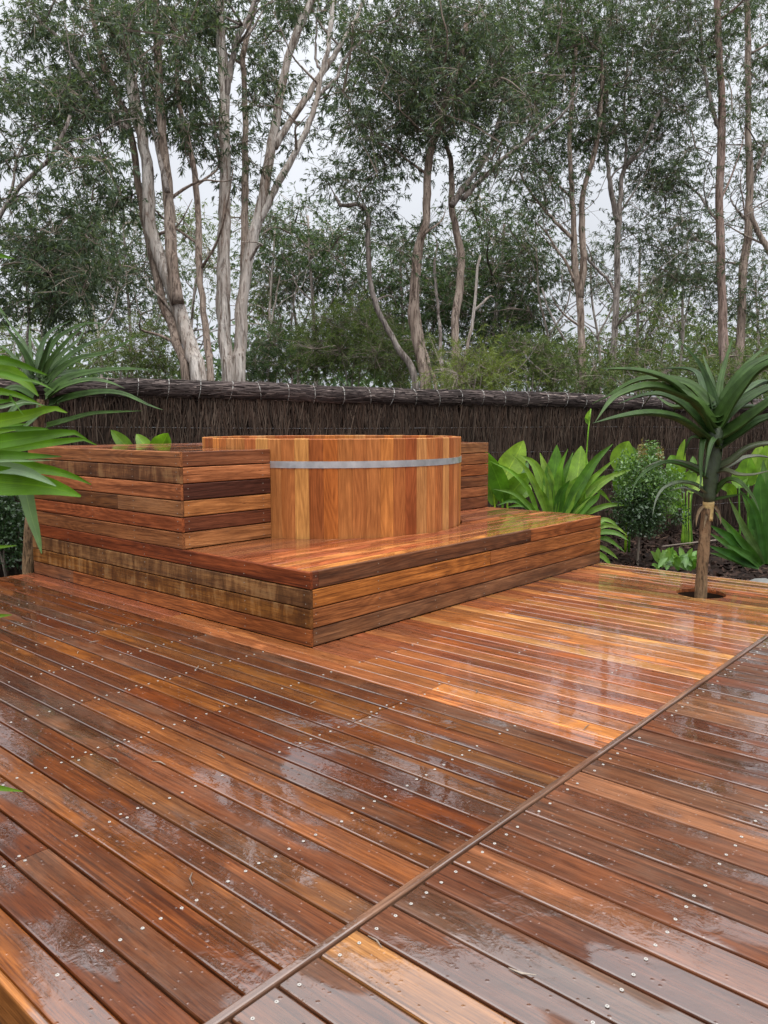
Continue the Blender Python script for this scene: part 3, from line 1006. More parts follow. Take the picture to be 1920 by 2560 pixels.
for r in range(6):
    for dz in (0.022, -0.022):
        z = (ZU[r] + ZU[r + 1]) / 2 + dz
        for y in (YB + 0.035, YB + 0.5, YB + 1.0, YB + 1.5):
            pts.append(((0, y, z), (-1, 0, 0)))
        for x in (0.05, xl - 0.06, LX - 0.03):
            pts.append(((x, YB, z), (0, -1, 0)))
face_screws(upper, pts)

# ------------------------------------------------------------------ the tub
tub = thing('hot_tub', 'round cedar stave tub with one grey metal hoop sunk into the stepped platform', 'hot tub', (TX, TY, 0))
NST = 65
A0 = math.radians(-160.9)
ZT = 0.9931
stave_seq = [(0.40, 0.175, 0.062), (0.36, 0.14, 0.048), (0.47, 0.235, 0.078), (0.28, 0.092, 0.03), (0.37, 0.125, 0.035), (0.38, 0.155, 0.052), (0.36, 0.14, 0.048),
             (0.37, 0.15, 0.052), (0.42, 0.17, 0.052), (0.33, 0.12, 0.042), (0.25, 0.075, 0.027), (0.46, 0.23, 0.088), (0.38, 0.155, 0.055), (0.33, 0.12, 0.042), (0.46, 0.23, 0.085)]
pool = stave_seq + [(0.48, 0.24, 0.1), (0.42, 0.18, 0.065), (0.3, 0.1, 0.035)]
def stave_mesh(w, z1):
    mb = MB()
    a, r0, r1 = w / 2, TR - 0.042, TR
    n = 4
    vs = []
    for z, dr in ((0.02, 0), (z1 - 0.004, 0), (z1, 0.004)):
        for k in range(n + 1):
            q = -a + 2 * a * k / n
            edge = 0.0028 if k in (0, n) else 0
            rr = (r1 - edge - dr) 
            vs.append((rr * math.cos(q), rr * math.sin(q), z))
        for k in range(n + 1):
            q = -a + 2 * a * k / n
            rr = r0 + dr
            vs.append((rr * math.cos(q), rr * math.sin(q), z))
    m = 2 * (n + 1)
    fs = []
    for L in range(2):
        o = L * m
        for k in range(n):
            fs.append((o + k, o + k + 1, o + m + k + 1, o + m + k))
            fs.append((o + n + 1 + k + 1, o + n + 1 + k, o + m + n + 1 + k, o + m + n + 1 + k + 1))
        fs.append((o + n + 1, o, o + m, o + m + n + 1))
        fs.append((o + n, o + 2 * n + 1, o + m + 2 * n + 1, o + m + n))
    o = 2 * m
    for k in range(n):
        fs.append((o + k, o + k + 1, o + n + 1 + k + 1, o + n + 1 + k))
        fs.append((k + 1, k, n + 1 + k, n + 1 + k + 1))
    mb.add(vs, fs)
    return mb.mesh('stave', M_CEDAR)
sw = 2 * math.pi / NST
sm = [stave_mesh(sw - 0.0009, ZT + d) for d in (-0.0008, 0.0, 0.0009)]
for k in range(NST):
    o = link('stave', random.choice(sm), tub)
    o.rotation_euler = (0, 0, A0 + sw * (k + 0.5))
    c = stave_seq[k] if k < len(stave_seq) else shade(random.choice(pool) + (0,), 0.1)[:3]
    o.color = sat((c[0] * 1.1, c[1] * 1.03, c[2] * 1.0, 0.0), 1.05)
mb = MB()
n = 128
vs = []
for r, z in ((TR + 0.0008, 0.811), (TR + 0.0032, 0.811), (TR + 0.0032, 0.8535), (TR + 0.0008, 0.8535)):
    vs += [(r * math.cos(a), r * math.sin(a), z) for a in np.linspace(0, 2 * math.pi, n, endpoint=False)]
fs = []
for k in range(n):
    k2 = (k + 1) % n
    for q in range(4):
        fs.append((q * n + k, q * n + k2, ((q + 1) % 4) * n + k2, ((q + 1) % 4) * n + k))
mb.add(vs, fs)
mb.build('hoop', M_STEEL, tub, smooth=False)
mb = MB()
n = 48
vs = [((TR - 0.045) * math.cos(a), (TR - 0.045) * math.sin(a), z) for z in (0.10, 0.14) for a in np.linspace(0, 2 * math.pi, n, endpoint=False)]
mb.add(vs, [tuple(range(n, 2 * n)), tuple(range(n - 1, -1, -1))] + [(k, (k + 1) % n, n + (k + 1) % n, n + k) for k in range(n)])
o = mb.build('floor_panel', M_CEDAR, tub)
o.color = (0.36, 0.15, 0.055, 0)

# ------------------------------------------------------------------ brush fence
FA, FB = np.array([1.34, 4.06]), np.array([8.63, 0.49])
fdir = unit(FB - FA)
fnor = np.array([fdir[1], -fdir[0]])
if fnor @ (CP[:2] - FA) < 0:
    fnor = -fnor
S0, S1 = -3.2, 13.0
def f_top(s):
    return 1.496 - 0.0131 * s + 0.008 * math.sin(s * 1.7) + 0.004 * math.sin(s * 5.3)
def fpt(s, z, off=0.0):
    p = FA + fdir * s + fnor * off
    return np.array([p[0], p[1], z])
fence = thing('brush_fence', 'dark brushwood fence with rolled brush capping behind the tub and garden', 'fence', fpt(4, GZ))
fo = fence.location.copy()
mb = MB()
ss = np.linspace(S0, S1, 60)
vs, fs = [], []
for s in ss:
    zt = f_top(s) - 0.1
    for off, z in ((0.0, GZ - 0.05), (0.0, zt), (-0.06, zt), (-0.06, GZ - 0.05)):
        vs.append(fpt(s, z, off))
for i in range(len(ss) - 1):
    for q in range(4):
        fs.append((i * 4 + q, (i + 1) * 4 + q, (i + 1) * 4 + (q + 1) % 4, i * 4 + (q + 1) % 4))
mb.add(vs, fs)
mb.build('core', M_BRUSHBASE, fence, origin=fo)

def strips(N, gen, name, mat, parent, origin):
    """thin bent twigs, three quads each"""
    V = np.empty((N, 8, 3))
    for i in range(N):
        V[i] = gen(i)
    o_ = np.array(origin, dtype=float)
    V = V - o_
    base = (np.arange(N) * 8)[:, None]
    quads = np.array([[0, 1, 3, 2], [2, 3, 5, 4], [4, 5, 7, 6]])
    F = (base[:, None, :] + quads[None]).reshape(-1, 4)
    o = link(name, np_mesh(name, V.reshape(-1, 3), F, mat), parent, loc=origin)
    o['kind'] = 'stuff'
    return o
def g_brush(i):
    s = rng.uniform(S0, S1)
    zt = f_top(s) - 0.1
    z0 = rng.uniform(GZ, zt - 0.1)
    L = rng.uniform(0.18, 0.5)
    z1 = min(z0 + L, zt)
    lean = rng.normal(0, 0.17)
    w = rng.uniform(0.0018, 0.0048)
    off = rng.uniform(0.004, 0.04)
    out = []
    bend = rng.normal(0, 0.012)
    for t in (0, 0.33, 0.67, 1):
        c_s = s + lean * (z1 - z0) * t + bend * math.sin(t * 3.14)
        z = z0 + (z1 - z0) * t
        oo = off + 0.012 * t * rng.random()
        out += [fpt(c_s - w, z, oo), fpt(c_s + w, z, oo + 0.001)]
    return np.array(out)
strips(26000, g_brush, 'brushwood', M_BRUSH, fence, fo)
RR = 0.075
mb = MB()
vs, fs = [], []
nr = 12
for s in ss:
    zc = f_top(s) - RR
    for k in range(nr):
        a = 2 * math.pi * k / nr
        vs.append(fpt(s, zc + (RR - 0.006) * math.sin(a), -0.03 + (RR + 0.008) * math.cos(a)))
for i in range(len(ss) - 1):
    for k in range(nr):
        fs.append((i * nr + k, (i + 1) * nr + k, (i + 1) * nr + (k + 1) % nr, i * nr + (k + 1) % nr))
mb.add(vs, fs)
mb.build('capping_core', M_BRUSHBASE, fence, origin=fo, smooth=True)
def g_roll(i):
    s = rng.uniform(S0, S1)
    L = rng.uniform(0.25, 0.8)
    a0 = rng.uniform(-0.9, 2.6)
    da = rng.normal(0, 0.35)
    w = rng.uniform(0.0022, 0.0062)
    wob = rng.uniform(-0.3, 0.3)
    lay = rng.uniform(-0.006, 0.026)
    out = []
    for t in (0, 0.33, 0.67, 1):
        a = a0 + da * t + wob * math.sin(t * 5 + i)
        r = RR + lay + (0.014 * rng.random() if t in (0, 1) else 0)
        q = s + L * t
        zc = f_top(q) - RR
        rad = r + 0.012 * math.cos(a)
        dz, do = math.sin(a), math.cos(a)
        p = fpt(q, zc + r * dz, -0.03 + (r + 0.014) * do)
        tvec = np.array([0, 0, math.cos(a)]) - np.array([fnor[0], fnor[1], 0]) * math.sin(a)
        out += [p - tvec * w, p + tvec * w]
    return np.array(out)
strips(9000, g_roll, 'capping_twigs', M_ROLL, fence, fo)
# wire ties round the capping
tie_px = [(264, 952), (343, 955), (419, 957), (497, 960), (576, 963), (646, 966), (717, 969), (782, 972), (855, 975), (920, 978), (977, 981), (1034, 984),
          (1092, 985), (1148, 986), (1201, 987), (1255, 988), (1313, 988), (1362, 989), (1410, 989), (1457, 990), (1506, 991), (1550, 992), (1597, 993), (1645, 995), (1700, 997), (1760, 999), (1820, 1002), (1888, 1005)]
for k, (px, py) in enumerate(tie_px):
    r = FW + RT * ((px - 960) / FOC) + UP * ((1280 - py) / FOC)
    A_ = np.array([[r[0], -fdir[0]], [r[1], -fdir[1]]])
    tt = np.linalg.solve(A_, FA - CP[:2])
    s = tt[1]
    mb = MB()
    lean = random.uniform(-0.02, 0.03)
    ring = []
    for a in np.linspace(0, 2 * math.pi, 19)[:-1]:
        rad = RR + 0.026
        ring.append(fpt(s + lean * math.sin(a), f_top(s) - RR + rad * math.sin(a), -0.03 + (rad + 0.012) * math.cos(a)))
    ring.append(ring[0])
    tube(mb, ring, [0.0036] * len(ring), 5, cap=False)
    mb.build('tie', M_TIE, fence, origin=fo)
for z in (1.05, 0.775, 0.53, 0.285, 0.04):
    mb = MB()
    pts = [fpt(s, z + 0.01 * math.sin(s * 0.8 + z * 9) - 0.008 * (s - 4) * (0.4 if z > 0.9 else 0.1), 0.028) for s in np.linspace(S0, S1, 40)]
    tube(mb, pts, [0.0026] * 40, 4, cap=False)
    mb.build('wire', M_WIRE, fence, origin=fo)

# ------------------------------------------------------------------ trees
def leaf_cloud(name, P, D, mat, parent, origin, L=(0.06, 0.11), W=0.16, seed=1):
    """one kite per leaf: P = leaf bases, D = leaf directions"""
    r_ = np.random.default_rng(seed)
    N = len(P)
    ln = r_.uniform(L[0], L[1], N)[:, None]
    D = D / np.linalg.norm(D, axis=1)[:, None]
    ref = r_.normal(size=(N, 3))
    sd_ = np.cross(D, ref)
    sd_ /= np.linalg.norm(sd_, axis=1)[:, None] + 1e-9
    w = ln * W * 0.5
    up = np.cross(sd_, D)
    mid = P + D * ln * 0.45 + up * ln * 0.04
    tip = P + D * ln - np.array([0, 0, 1.0]) * ln * 0.12
    V = np.stack([P, mid + sd_ * w, tip, mid - sd_ * w], 1).reshape(-1, 3) - np.array(origin, float)
    F = np.arange(N * 4).reshape(-1, 4)
    return link(name, np_mesh(name, V, F, mat), parent, loc=origin)

def tree(name, label, D, stems, regions, bark, leaf, seed, group, tufts=26, lpt=13, spread=0.18, L=(0.035, 0.1), W=0.2, depth=0.7, cat='tree', droop=0.35, twig_r=1.0, base=None, bare=15):
    r_ = np.random.default_rng(seed)
    sp = []
    b0 = None
    allpts, alldir = [], []
    built = []
    for st_ in stems:
        px, w0, w1 = st_[0], st_[1], st_[2]
        m = st_[3] if len(st_) > 3 else None
        dd = st_[4] if len(st_) > 4 else 0.0
        n = len(px)
        pts = [at(x, y, D + dd * i / max(1, n - 1)) for i, (x, y) in enumerate(px)]
        if px[0][1] > 880:
            pts = [np.array([pts[0][0] + 0.4 * (pts[0][0] - pts[1][0]), pts[0][1] + 0.4 * (pts[0][1] - pts[1][1]), GZ - 0.05])] + pts
        k = max(8, 4 * len(pts))
        c = catmull(pts, k)
        rad = np.linspace(w0, w1, k) * D / FOC * 0.47
        if px[0][1] > 880:
            rad[:3] *= [1.35, 1.2, 1.08]
        built.append((c, rad, m))
        allpts += list(c)
        if b0 is None:
            b0 = c[0]
    org = np.array([b0[0], b0[1], GZ]) if base is None else np.array(base)
    root = thing(name, label, cat, org, group)
    for q, (c, rad, m) in enumerate(built):
        mb = MB()
        c = c + r_.normal(0, 0.006, c.shape)
        tube(mb, c, rad, 10 if rad[0] > 0.03 else 7, 0.13, True, seed + q)
        mb.build('trunk' if (c[0][2] < 0) else 'limb', m or bark, root, smooth=True, origin=org)
    for q in range(bare):
        c, rad, m = built[r_.integers(0, len(built))]
        k = int(r_.uniform(0.3, 0.95) * len(c))
        k = min(k, len(c) - 1)
        sgn = 1 if r_.random() < 0.5 else -1
        ln = r_.uniform(0.6, 1.9)
        dv = unit(RT * sgn * r_.uniform(0.5, 1) + FW * r_.normal(0, 0.5) + np.array([0, 0, r_.uniform(0.2, 1.1)]))
        pts = [c[k]]
        for t in range(4):
            dv = unit(dv + r_.normal(0, 0.3, 3) + np.array([0, 0, 0.06]))
            pts.append(pts[-1] + dv * ln / 4)
        br = catmull(pts, 10)
        mb = MB()
        tube(mb, br, np.linspace(min(rad[k] * 0.55, 0.022), 0.004, 10), 6, 0.12, True)
        mb.build('limb', m or bark, root, smooth=True, origin=org)
        allpts += list(br)
    # clumps of foliage, each on a branch that grows from the nearest wood
    cl = []
    for (cx, cy, rx, ry, n) in regions:
        for _ in range(int(round(n * 0.8))):
            a, q = r_.uniform(0, 6.283), math.sqrt(r_.uniform(0, 1))
            cl.append(at(cx + rx * q * math.cos(a), cy + ry * q * math.sin(a), D + depth * (0.55 + r_.normal(0, 0.85))))
    cl = np.array(cl)
    wood = [np.array(p) for p in allpts]
    W_ = np.array(wood)
    order = np.argsort([np.min(np.linalg.norm(W_ - c, axis=1)) for c in cl])
    mb = MB()
    LP, LD = [], []
    for oi_ in order:
        c = cl[oi_]
        W_ = np.array(wood)
        d = np.linalg.norm(W_ - c, axis=1) + 0.6 * np.maximum(0, W_[:, 2] - c[2])
        s = W_[np.argmin(d)]
        ln = np.linalg.norm(c - s)
        mid = (s + c) / 2 + np.array([0, 0, 0.08 * ln]) + r_.normal(0, 0.07 * ln + 1e-4, 3)
        path = catmull([s, mid, c], 6)
        r0 = min(0.034, 0.008 + 0.010 * ln) * twig_r
        tube(mb, path, np.linspace(r0, 0.004 * twig_r, 6), 4, 0, False)
        wood += list(path[2:])
        for _ in range(max(3, int(tufts * r_.uniform(0.55, 1.35)))):
            off = r_.normal(0, 1, 3) * np.array([spread, spread, spread * 0.75])
            tp = c + off
            if r_.random() < 0.55:
                tube(mb, [c + off * 0.1, c + off * 0.6 + np.array([0, 0, 0.03]), tp], [0.0035 * twig_r, 0.0028 * twig_r, 0.002 * twig_r], 3, 0, False)
            m = max(3, int(lpt * r_.uniform(0.6, 1.4)))
            ax = unit(off + np.array([0, 0, -0.3 * spread]))
            LP.append(tp + ax * r_.uniform(-0.07, 0.03, (m, 1)) * spread / 0.22)
            LD.append(ax * 0.7 + r_.normal(0, 0.6, (m, 3)) + np.array([0, 0, -droop]))
    if mb.v:
        o = mb.build('twigs', M_TWIG, root, origin=org)
        o['kind'] = 'stuff'
    leaf_cloud('crown', np.vstack(LP), np.vstack(LD), leaf, root, org, L, W, seed)
    return root

G1 = 'paperbark trees behind the fence'
tree('paperbark_tree', 'paperbark whose thick pale peeling trunk leans over, nearest the spiky aloe', 9.6, [
    ([(500, 954), (478, 880), (457, 810), (417, 682), (376, 567), (365, 405), (341, 278), (315, 133), (295, 35), (280, -90)], 48, 22, None, 0.3),
    ([(444, 760), (436, 700), (429, 640), (425, 567), (420, 480), (405, 347), (399, 231), (393, 116), (388, 0), (385, -90)], 34, 16, M_BARK_B, 0.3),
    ([(466, 950), (440, 850), (415, 780), (394, 711), (372, 600), (352, 500), (324, 324), (290, 230), (255, 150), (231, 35), (228, -60)], 30, 13, M_BARK_B, 0.6),
    ([(328, 330), (300, 310), (266, 278), (230, 220), (202, 179), (150, 98), (116, 69), (80, 20)], 17, 8, M_BARK_G, 0.5),
    ([(420, 480), (400, 400), (385, 330), (362, 240), (350, 120), (345, 0)], 14, 7, M_BARK_G, 0.5),
    ([(524, 955), (520, 890), (515, 827), (500, 682), (496, 560), (492, 480), (474, 370), (451, 278), (440, 145), (430, 20)], 24, 11, M_BARK_B, 0.5),
    ([(300, 480), (270, 420), (252, 360), (245, 310)], 8, 4, M_BARK_G, 0.2),
], [(150, 150, 130, 110, 24), (230, 60, 150, 70, 24), (130, 290, 110, 70, 14), (330, 80, 110, 90, 14), (230, 330, 110, 90, 15), (285, 470, 110, 70, 12), (400, 60, 90, 80, 14), (330, 200, 90, 90, 10), (90, 70, 50, 60, 4), (440, 170, 70, 90, 14), (470, 310, 60, 80, 14), (190, 200, 90, 60, 8), (300, -40, 250, 40, 16)],
    M_BARK_W, M_LEAF, 11, G1)
tree('paperbark_tree', 'whitest paperbark, trunks forking wide in a vase shape just above the capping', 10.2, [
    ([(573, 954), (565, 900), (561, 850), (558, 740), (558, 653), (560, 560), (561, 480), (563, 405), (561, 260), (553, 116), (547, 0), (545, -80)], 44, 22),
    ([(561, 255), (573, 190), (590, 110), (610, 65), (628, 30), (645, -30)], 20, 10, M_BARK_G),
    ([(597, 940), (600, 870), (603, 781), (614, 700), (625, 625), (648, 532), (664, 460), (680, 359), (694, 278), (717, 156), (746, 75), (781, 0), (800, -70)], 42, 17),
    ([(640, 580), (665, 520), (694, 463), (741, 376), (781, 289), (804, 185), (822, 104), (833, 0), (838, -60)], 20, 9, None, -0.3),
    ([(684, 365), (715, 320), (747, 272), (799, 191), (839, 133), (885, 58), (909, 0), (925, -50)], 20, 9, None, 0.3),
    ([(781, 265), (810, 225), (842, 195), (856, 156), (903, 104), (960, 52)], 11, 5, M_BARK_G, 0.4),
    ([(803, 180), (790, 150), (790, 80), (795, 10)], 8, 4, M_BARK_G, 0.4),
    ([(604, 800), (608, 700), (611, 600), (612, 480), (613, 405), (611, 231), (608, 145), (622, 75), (637, 0), (645, -60)], 22, 12, M_BARK_B, 0.6),
    ([(560, 460), (545, 380), (533, 320), (515, 270), (500, 180)], 10, 5, M_BARK_G, 0.3),
], [(510, 120, 60, 110, 18), (500, 290, 60, 70, 12), (560, 50, 70, 70, 9), (650, 180, 45, 110, 9), (648, 300, 50, 80, 9), (720, 25, 70, 45, 9), (730, 230, 50, 60, 4), (840, 20, 100, 45, 8), (845, 230, 45, 40, 4), (770, 340, 50, 40, 3), (690, 80, 45, 60, 5), (600, 420, 60, 60, 6), (640, -40, 260, 35, 14), (900, 120, 40, 60, 5)],
    M_BARK_W, M_LEAF, 23, G1)
tree('paperbark_tree', 'twisted brown paperbark leaning over a swollen base, crown high above the tub', 11.4, [
    ([(1064, 985), (1058, 930), (1050, 885), (1036, 804), (1037, 711), (1046, 613), (1066, 555), (1068, 463), (1077, 376), (1099, 307), (1120, 240), (1150, 150), (1165, 60)], 36, 14),
    ([(1098, 305), (1140, 285), (1180, 265), (1220, 240), (1260, 190)], 16, 7, M_BARK_G, 0.4),
    ([(1142, 960), (1140, 880), (1139, 804), (1150, 700), (1154, 642), (1139, 567), (1129, 509), (1127, 405), (1112, 350), (1100, 290)], 31, 12, None, 0.5),
    ([(1130, 515), (1160, 465), (1209, 405), (1238, 330), (1260, 260), (1275, 190)], 17, 5, M_BARK_G, 0.4),
    ([(1155, 500), (1191, 463), (1249, 405), (1307, 359), (1377, 312), (1420, 270), (1450, 210)], 15, 4, M_BARK_G, -0.3),
    ([(1160, 950), (1164, 890), (1186, 781), (1190, 711), (1200, 640)], 15, 6, M_BARK_W, -0.2),
    ([(1187, 775), (1205, 760), (1222, 742), (1235, 742)], 8, 4, M_BARK_W, 0),
    ([(1040, 965), (1000, 880), (960, 804), (949, 787), (926, 711), (920, 596), (918, 538), (897, 509), (856, 515), (839, 492)], 24, 9, M_BARK_G, -0.3),
    ([(1105, 975), (1102, 900), (1100, 827), (1093, 740), (1085, 660)], 15, 7, M_BARK_G, 0.7),
    ([(1090, 980), (1078, 930), (1063, 880), (1050, 790), (1040, 740)], 14, 6, M_BARK_B, 0.8),
], [(940, 200, 85, 180, 56), (1060, 110, 110, 120, 60), (1180, 150, 110, 150, 62), (1080, 260, 120, 90, 30), (1240, 280, 110, 70, 20), (960, 340, 70, 80, 14), (1020, 420, 80, 60, 9), (885, 430, 55, 70, 8), (1120, 350, 90, 60, 12), (985, 560, 90, 80, 10), (1200, 440, 80, 60, 8), (1080, -30, 220, 40, 18), (830, 440, 60, 40, 4)],
    M_BARK_B, M_LEAF, 37, G1, spread=0.25)
tree('paperbark_tree', 'slim dark paperbark that forks in two straight stems near the garden stalk', 13.2, [
    ([(1458, 985), (1456, 900), (1452, 827), (1449, 740), (1436, 654), (1434, 567), (1430, 500), (1425, 376), (1430, 250), (1440, 120)], 25, 9),
    ([(1449, 745), (1458, 654), (1455, 567), (1457, 480), (1481, 405), (1498, 313), (1505, 200), (1500, 90)], 19, 8),
    ([(1432, 600), (1410, 576), (1388, 555), (1354, 515), (1320, 470), (1300, 430)], 10, 5, None, 0.2),
    ([(1436, 700), (1412, 650), (1388, 619), (1365, 580), (1345, 560)], 9, 4, None, 0.2),
    ([(1440, 980), (1432, 900), (1400, 830), (1370, 770), (1355, 720)], 10, 5, M_BARK_G, 0.5),
], [(1330, 110, 120, 150, 66), (1440, 150, 100, 150, 54), (1390, 290, 120, 80, 30), (1290, 370, 80, 60, 12), (1350, 440, 70, 50, 9), (1480, 350, 60, 60, 8), (1380, 520, 60, 60, 8), (1400, -30, 220, 40, 20), (1420, 430, 50, 50, 5)],
    M_BARK_B, M_LEAF2, 41, G1, spread=0.27)
tree('paperbark_tree', 'slim grey paperbark with a single straight stem beside the dark forked one', 13.6, [
    ([(1530, 985), (1533, 900), (1536, 827), (1542, 711), (1544, 596), (1550, 498), (1558, 430), (1600, 370), (1625, 324), (1660, 250)], 24, 9),
    ([(1546, 560), (1536, 520), (1527, 474), (1515, 370), (1510, 317), (1520, 200)], 15, 7),
    ([(1538, 735), (1515, 694), (1475, 654), (1462, 620)], 9, 5, M_BARK_G, -0.1),
    ([(1558, 440), (1565, 380), (1560, 280), (1570, 150)], 9, 5, M_BARK_G, 0.3),
    ([(1540, 815), (1580, 785), (1615, 778)], 7, 4, M_BARK_G, -0.3),
], [(1570, 90, 100, 110, 46), (1550, 250, 90, 90, 30), (1630, 300, 70, 60, 10), (1520, 330, 60, 50, 6), (1640, 400, 70, 50, 8), (1600, -30, 130, 40, 14), (1590, 600, 40, 60, 4), (1580, 420, 40, 50, 4)],
    M_BARK_G, M_LEAF, 43, G1, spread=0.26)
tree('paperbark_tree', 'straight pinkish paperbark rising behind the aloe by the deck edge', 14.0, [
    ([(1812, 950), (1810, 900), (1805, 769), (1802, 625), (1799, 480), (1805, 289), (1799, 145), (1793, 0), (1790, -80)], 28, 15),
    ([(1800, 560), (1770, 520), (1740, 480), (1700, 450)], 9, 4, M_BARK_G, 0.3),
    ([(1806, 640), (1780, 610), (1740, 600), (1700, 590)], 8, 4, M_BARK_G, 0.3),
    ([(1800, 330), (1775, 250), (1760, 160), (1750, 60)], 12, 6, M_BARK_G, 0.3),
], [(1720, 70, 90, 100, 34), (1680, 200, 80, 80, 22), (1760, 240, 70, 90, 13), (1640, 480, 80, 60, 14), (1720, 430, 80, 80, 15), (1660, 590, 110, 60, 18), (1740, 660, 90, 70, 16), (1630, 690, 70, 50, 8), (1760, -20, 150, 40, 14), (1680, 330, 60, 60, 7)],
    bark_mat('paperbark_pink', (0.46, 0.34, 0.29), (0.3, 0.2, 0.16), (0.12, 0.08, 0.06), 1.6), M_LEAF, 47, G1, spread=0.27)
tree('paperbark_tree', 'paperbark with a slanting limb, farthest along the fence past the aloe crown', 14.6, [
    ([(1845, 950), (1850, 860), (1854, 798), (1857, 682), (1871, 567), (1874, 463), (1871, 318), (1871, 174), (1868, 0), (1866, -80)], 26, 13),
    ([(1990, 760), (1950, 690), (1920, 625), (1888, 565), (1880, 520)], 22, 10, None, -0.3),
    ([(1873, 470), (1900, 400), (1930, 330)], 12, 7, M_BARK_G, 0.3),
    ([(1872, 560), (1840, 520), (1825, 495)], 8, 4, M_BARK_G, 0.2),
], [(1850, 60, 80, 90, 22), (1910, 200, 50, 120, 14), (1880, 400, 50, 80, 10), (1860, 560, 60, 60, 8), (1890, 660, 60, 50, 8), (1790, 730, 90, 60, 12), (1910, 760, 60, 60, 9), (1840, 250, 40, 60, 5), (1960, 100, 60, 150, 10)],
    M_BARK_B, M_LEAF2, 53, G1, spread=0.27)
tree('paperbark_tree', 'loose leafy paperbark whose long bare limb reaches up from behind the spiky aloe', 8.8, [
    ([(-160, 950), (-150, 800), (-120, 690), (-60, 610), (0, 538), (23, 500), (64, 451), (122, 399), (156, 341), (175, 290)], 26, 8),
    ([(20, 505), (35, 450), (42, 400), (70, 350), (95, 300)], 9, 4, M_BARK_G, 0.3),
    ([(-155, 880), (-140, 600), (-120, 300), (-80, 60)], 24, 12, None, 0.5),
    ([(60, 950), (62, 880), (75, 800), (70, 700), (90, 620)], 12, 6, M_BARK_G, 1.2),
], [(70, 620, 120, 100, 24), (190, 640, 100, 80, 16), (60, 740, 110, 70, 17), (180, 560, 90, 60, 9), (80, 350, 90, 70, 9), (200, 430, 80, 60, 7), (20, 240, 40, 70, 5), (170, 760, 90, 60, 12), (40, 480, 60, 50, 5), (-120, 200, 100, 300, 30)],
    M_BARK_G, M_LEAF, 59, G1)

# the middle distance: fuller trees, farther off
G2 = 'trees standing farther back in the bush'
def back_tree(label, D, base, top, regions, leaf, seed, w=16, name='bush_tree', bark=None, tufts=22, lpt=10, extra=()):
    bx, tx, ty = base, top[0], top[1]
    st_ = [([(bx, 960), (bx + (tx - bx) * 0.3, 960 + (ty - 960) * 0.4), (bx + (tx - bx) * 0.8, 960 + (ty - 960) * 0.75), (tx, ty)], w, w * 0.4)]
    for e_ in extra:
        st_.append((e_, w * 0.55, w * 0.25, None, 0.5))
    return tree(name, label, D, st_, regions, bark or M_BARK_G, leaf, seed, G2, tufts, lpt, 0.36, (0.075, 0.13), 0.22, 1.1, 'tree', 0.3, 1.5)
back_tree('big dark rounded tree filling the gap behind the twisted paperbarks', 17.5, 1230, (1260, 560), [(1240, 590, 110, 110, 56), (1210, 720, 120, 90, 62), (1310, 720, 70, 90, 30), (1270, 830, 110, 60, 36), (1150, 830, 90, 70, 26), (1100, 700, 70, 80, 16)], M_LEAF2, 61, 18)
back_tree('leafy tree seen between the white vase-shaped paperbark and the leaning trunk', 17.0, 790, (770, 540), [(760, 580, 80, 70, 18), (830, 660, 90, 70, 20), (730, 690, 80, 80, 20), (850, 590, 70, 50, 10), (690, 620, 60, 60, 9), (880, 730, 70, 50, 10)], M_LEAF2, 67, 14, extra=([(730, 950), (725, 860), (735, 760), (750, 680)],))
back_tree('grey green tree with fine foliage left of the thick leaning trunk', 15.5, 330, (310, 560), [(300, 600, 100, 80, 22), (250, 700, 110, 60, 20), (370, 680, 60, 70, 12), (330, 520, 80, 50, 8), (300, 780, 100, 40, 10), (200, 640, 60, 60, 6)], M_LEAF, 71, 12, extra=([(400, 950), (375, 860), (345, 770), (330, 700)],))
back_tree('thin tree showing between the two pale paperbark clumps', 19.0, 470, (500, 560), [(470, 580, 50, 60, 10), (530, 680, 40, 70, 9), (640, 700, 40, 80, 8), (450, 760, 50, 60, 8), (660, 800, 50, 50, 7), (620, 560, 50, 40, 5), (690, 760, 50, 60, 8)], M_LEAF3, 73, 12)
back_tree('olive tree behind the twisted paperbarks, hidden below by scrub', 18.0, 1010, (1000, 620), [(990, 660, 60, 70, 18), (1000, 760, 90, 70, 26), (1080, 620, 50, 80, 10), (1100, 760, 60, 70, 12), (930, 790, 80, 50, 12), (1060, 850, 90, 40, 10)], M_LEAF2, 79, 12)
back_tree('feathery tree behind the slim dark paperbarks', 19.0, 1590, (1600, 620), [(1600, 750, 80, 60, 20), (1560, 840, 90, 50, 16), (1680, 820, 90, 60, 15), (1650, 890, 100, 50, 14), (1480, 870, 60, 40, 7), (1400, 890, 60, 40, 7)], M_LEAF3, 83, 12, extra=([(1650, 950), (1660, 860), (1690, 790)],))
back_tree('dull green tree at the far end beyond the slanting limb', 20.0, 1900, (1890, 700), [(1890, 800, 70, 60, 14), (1840, 880, 90, 45, 13), (1930, 900, 60, 50, 9), (1750, 860, 60, 50, 9)], M_LEAF3, 89, 12)
back_tree('smoky green tree low behind the spiky aloe crown', 18.0, 110, (100, 730), [(90, 820, 110, 60, 16), (200, 830, 60, 40, 6), (30, 900, 70, 50, 8), (150, 740, 80, 40, 7)], M_LEAF3, 97, 10)

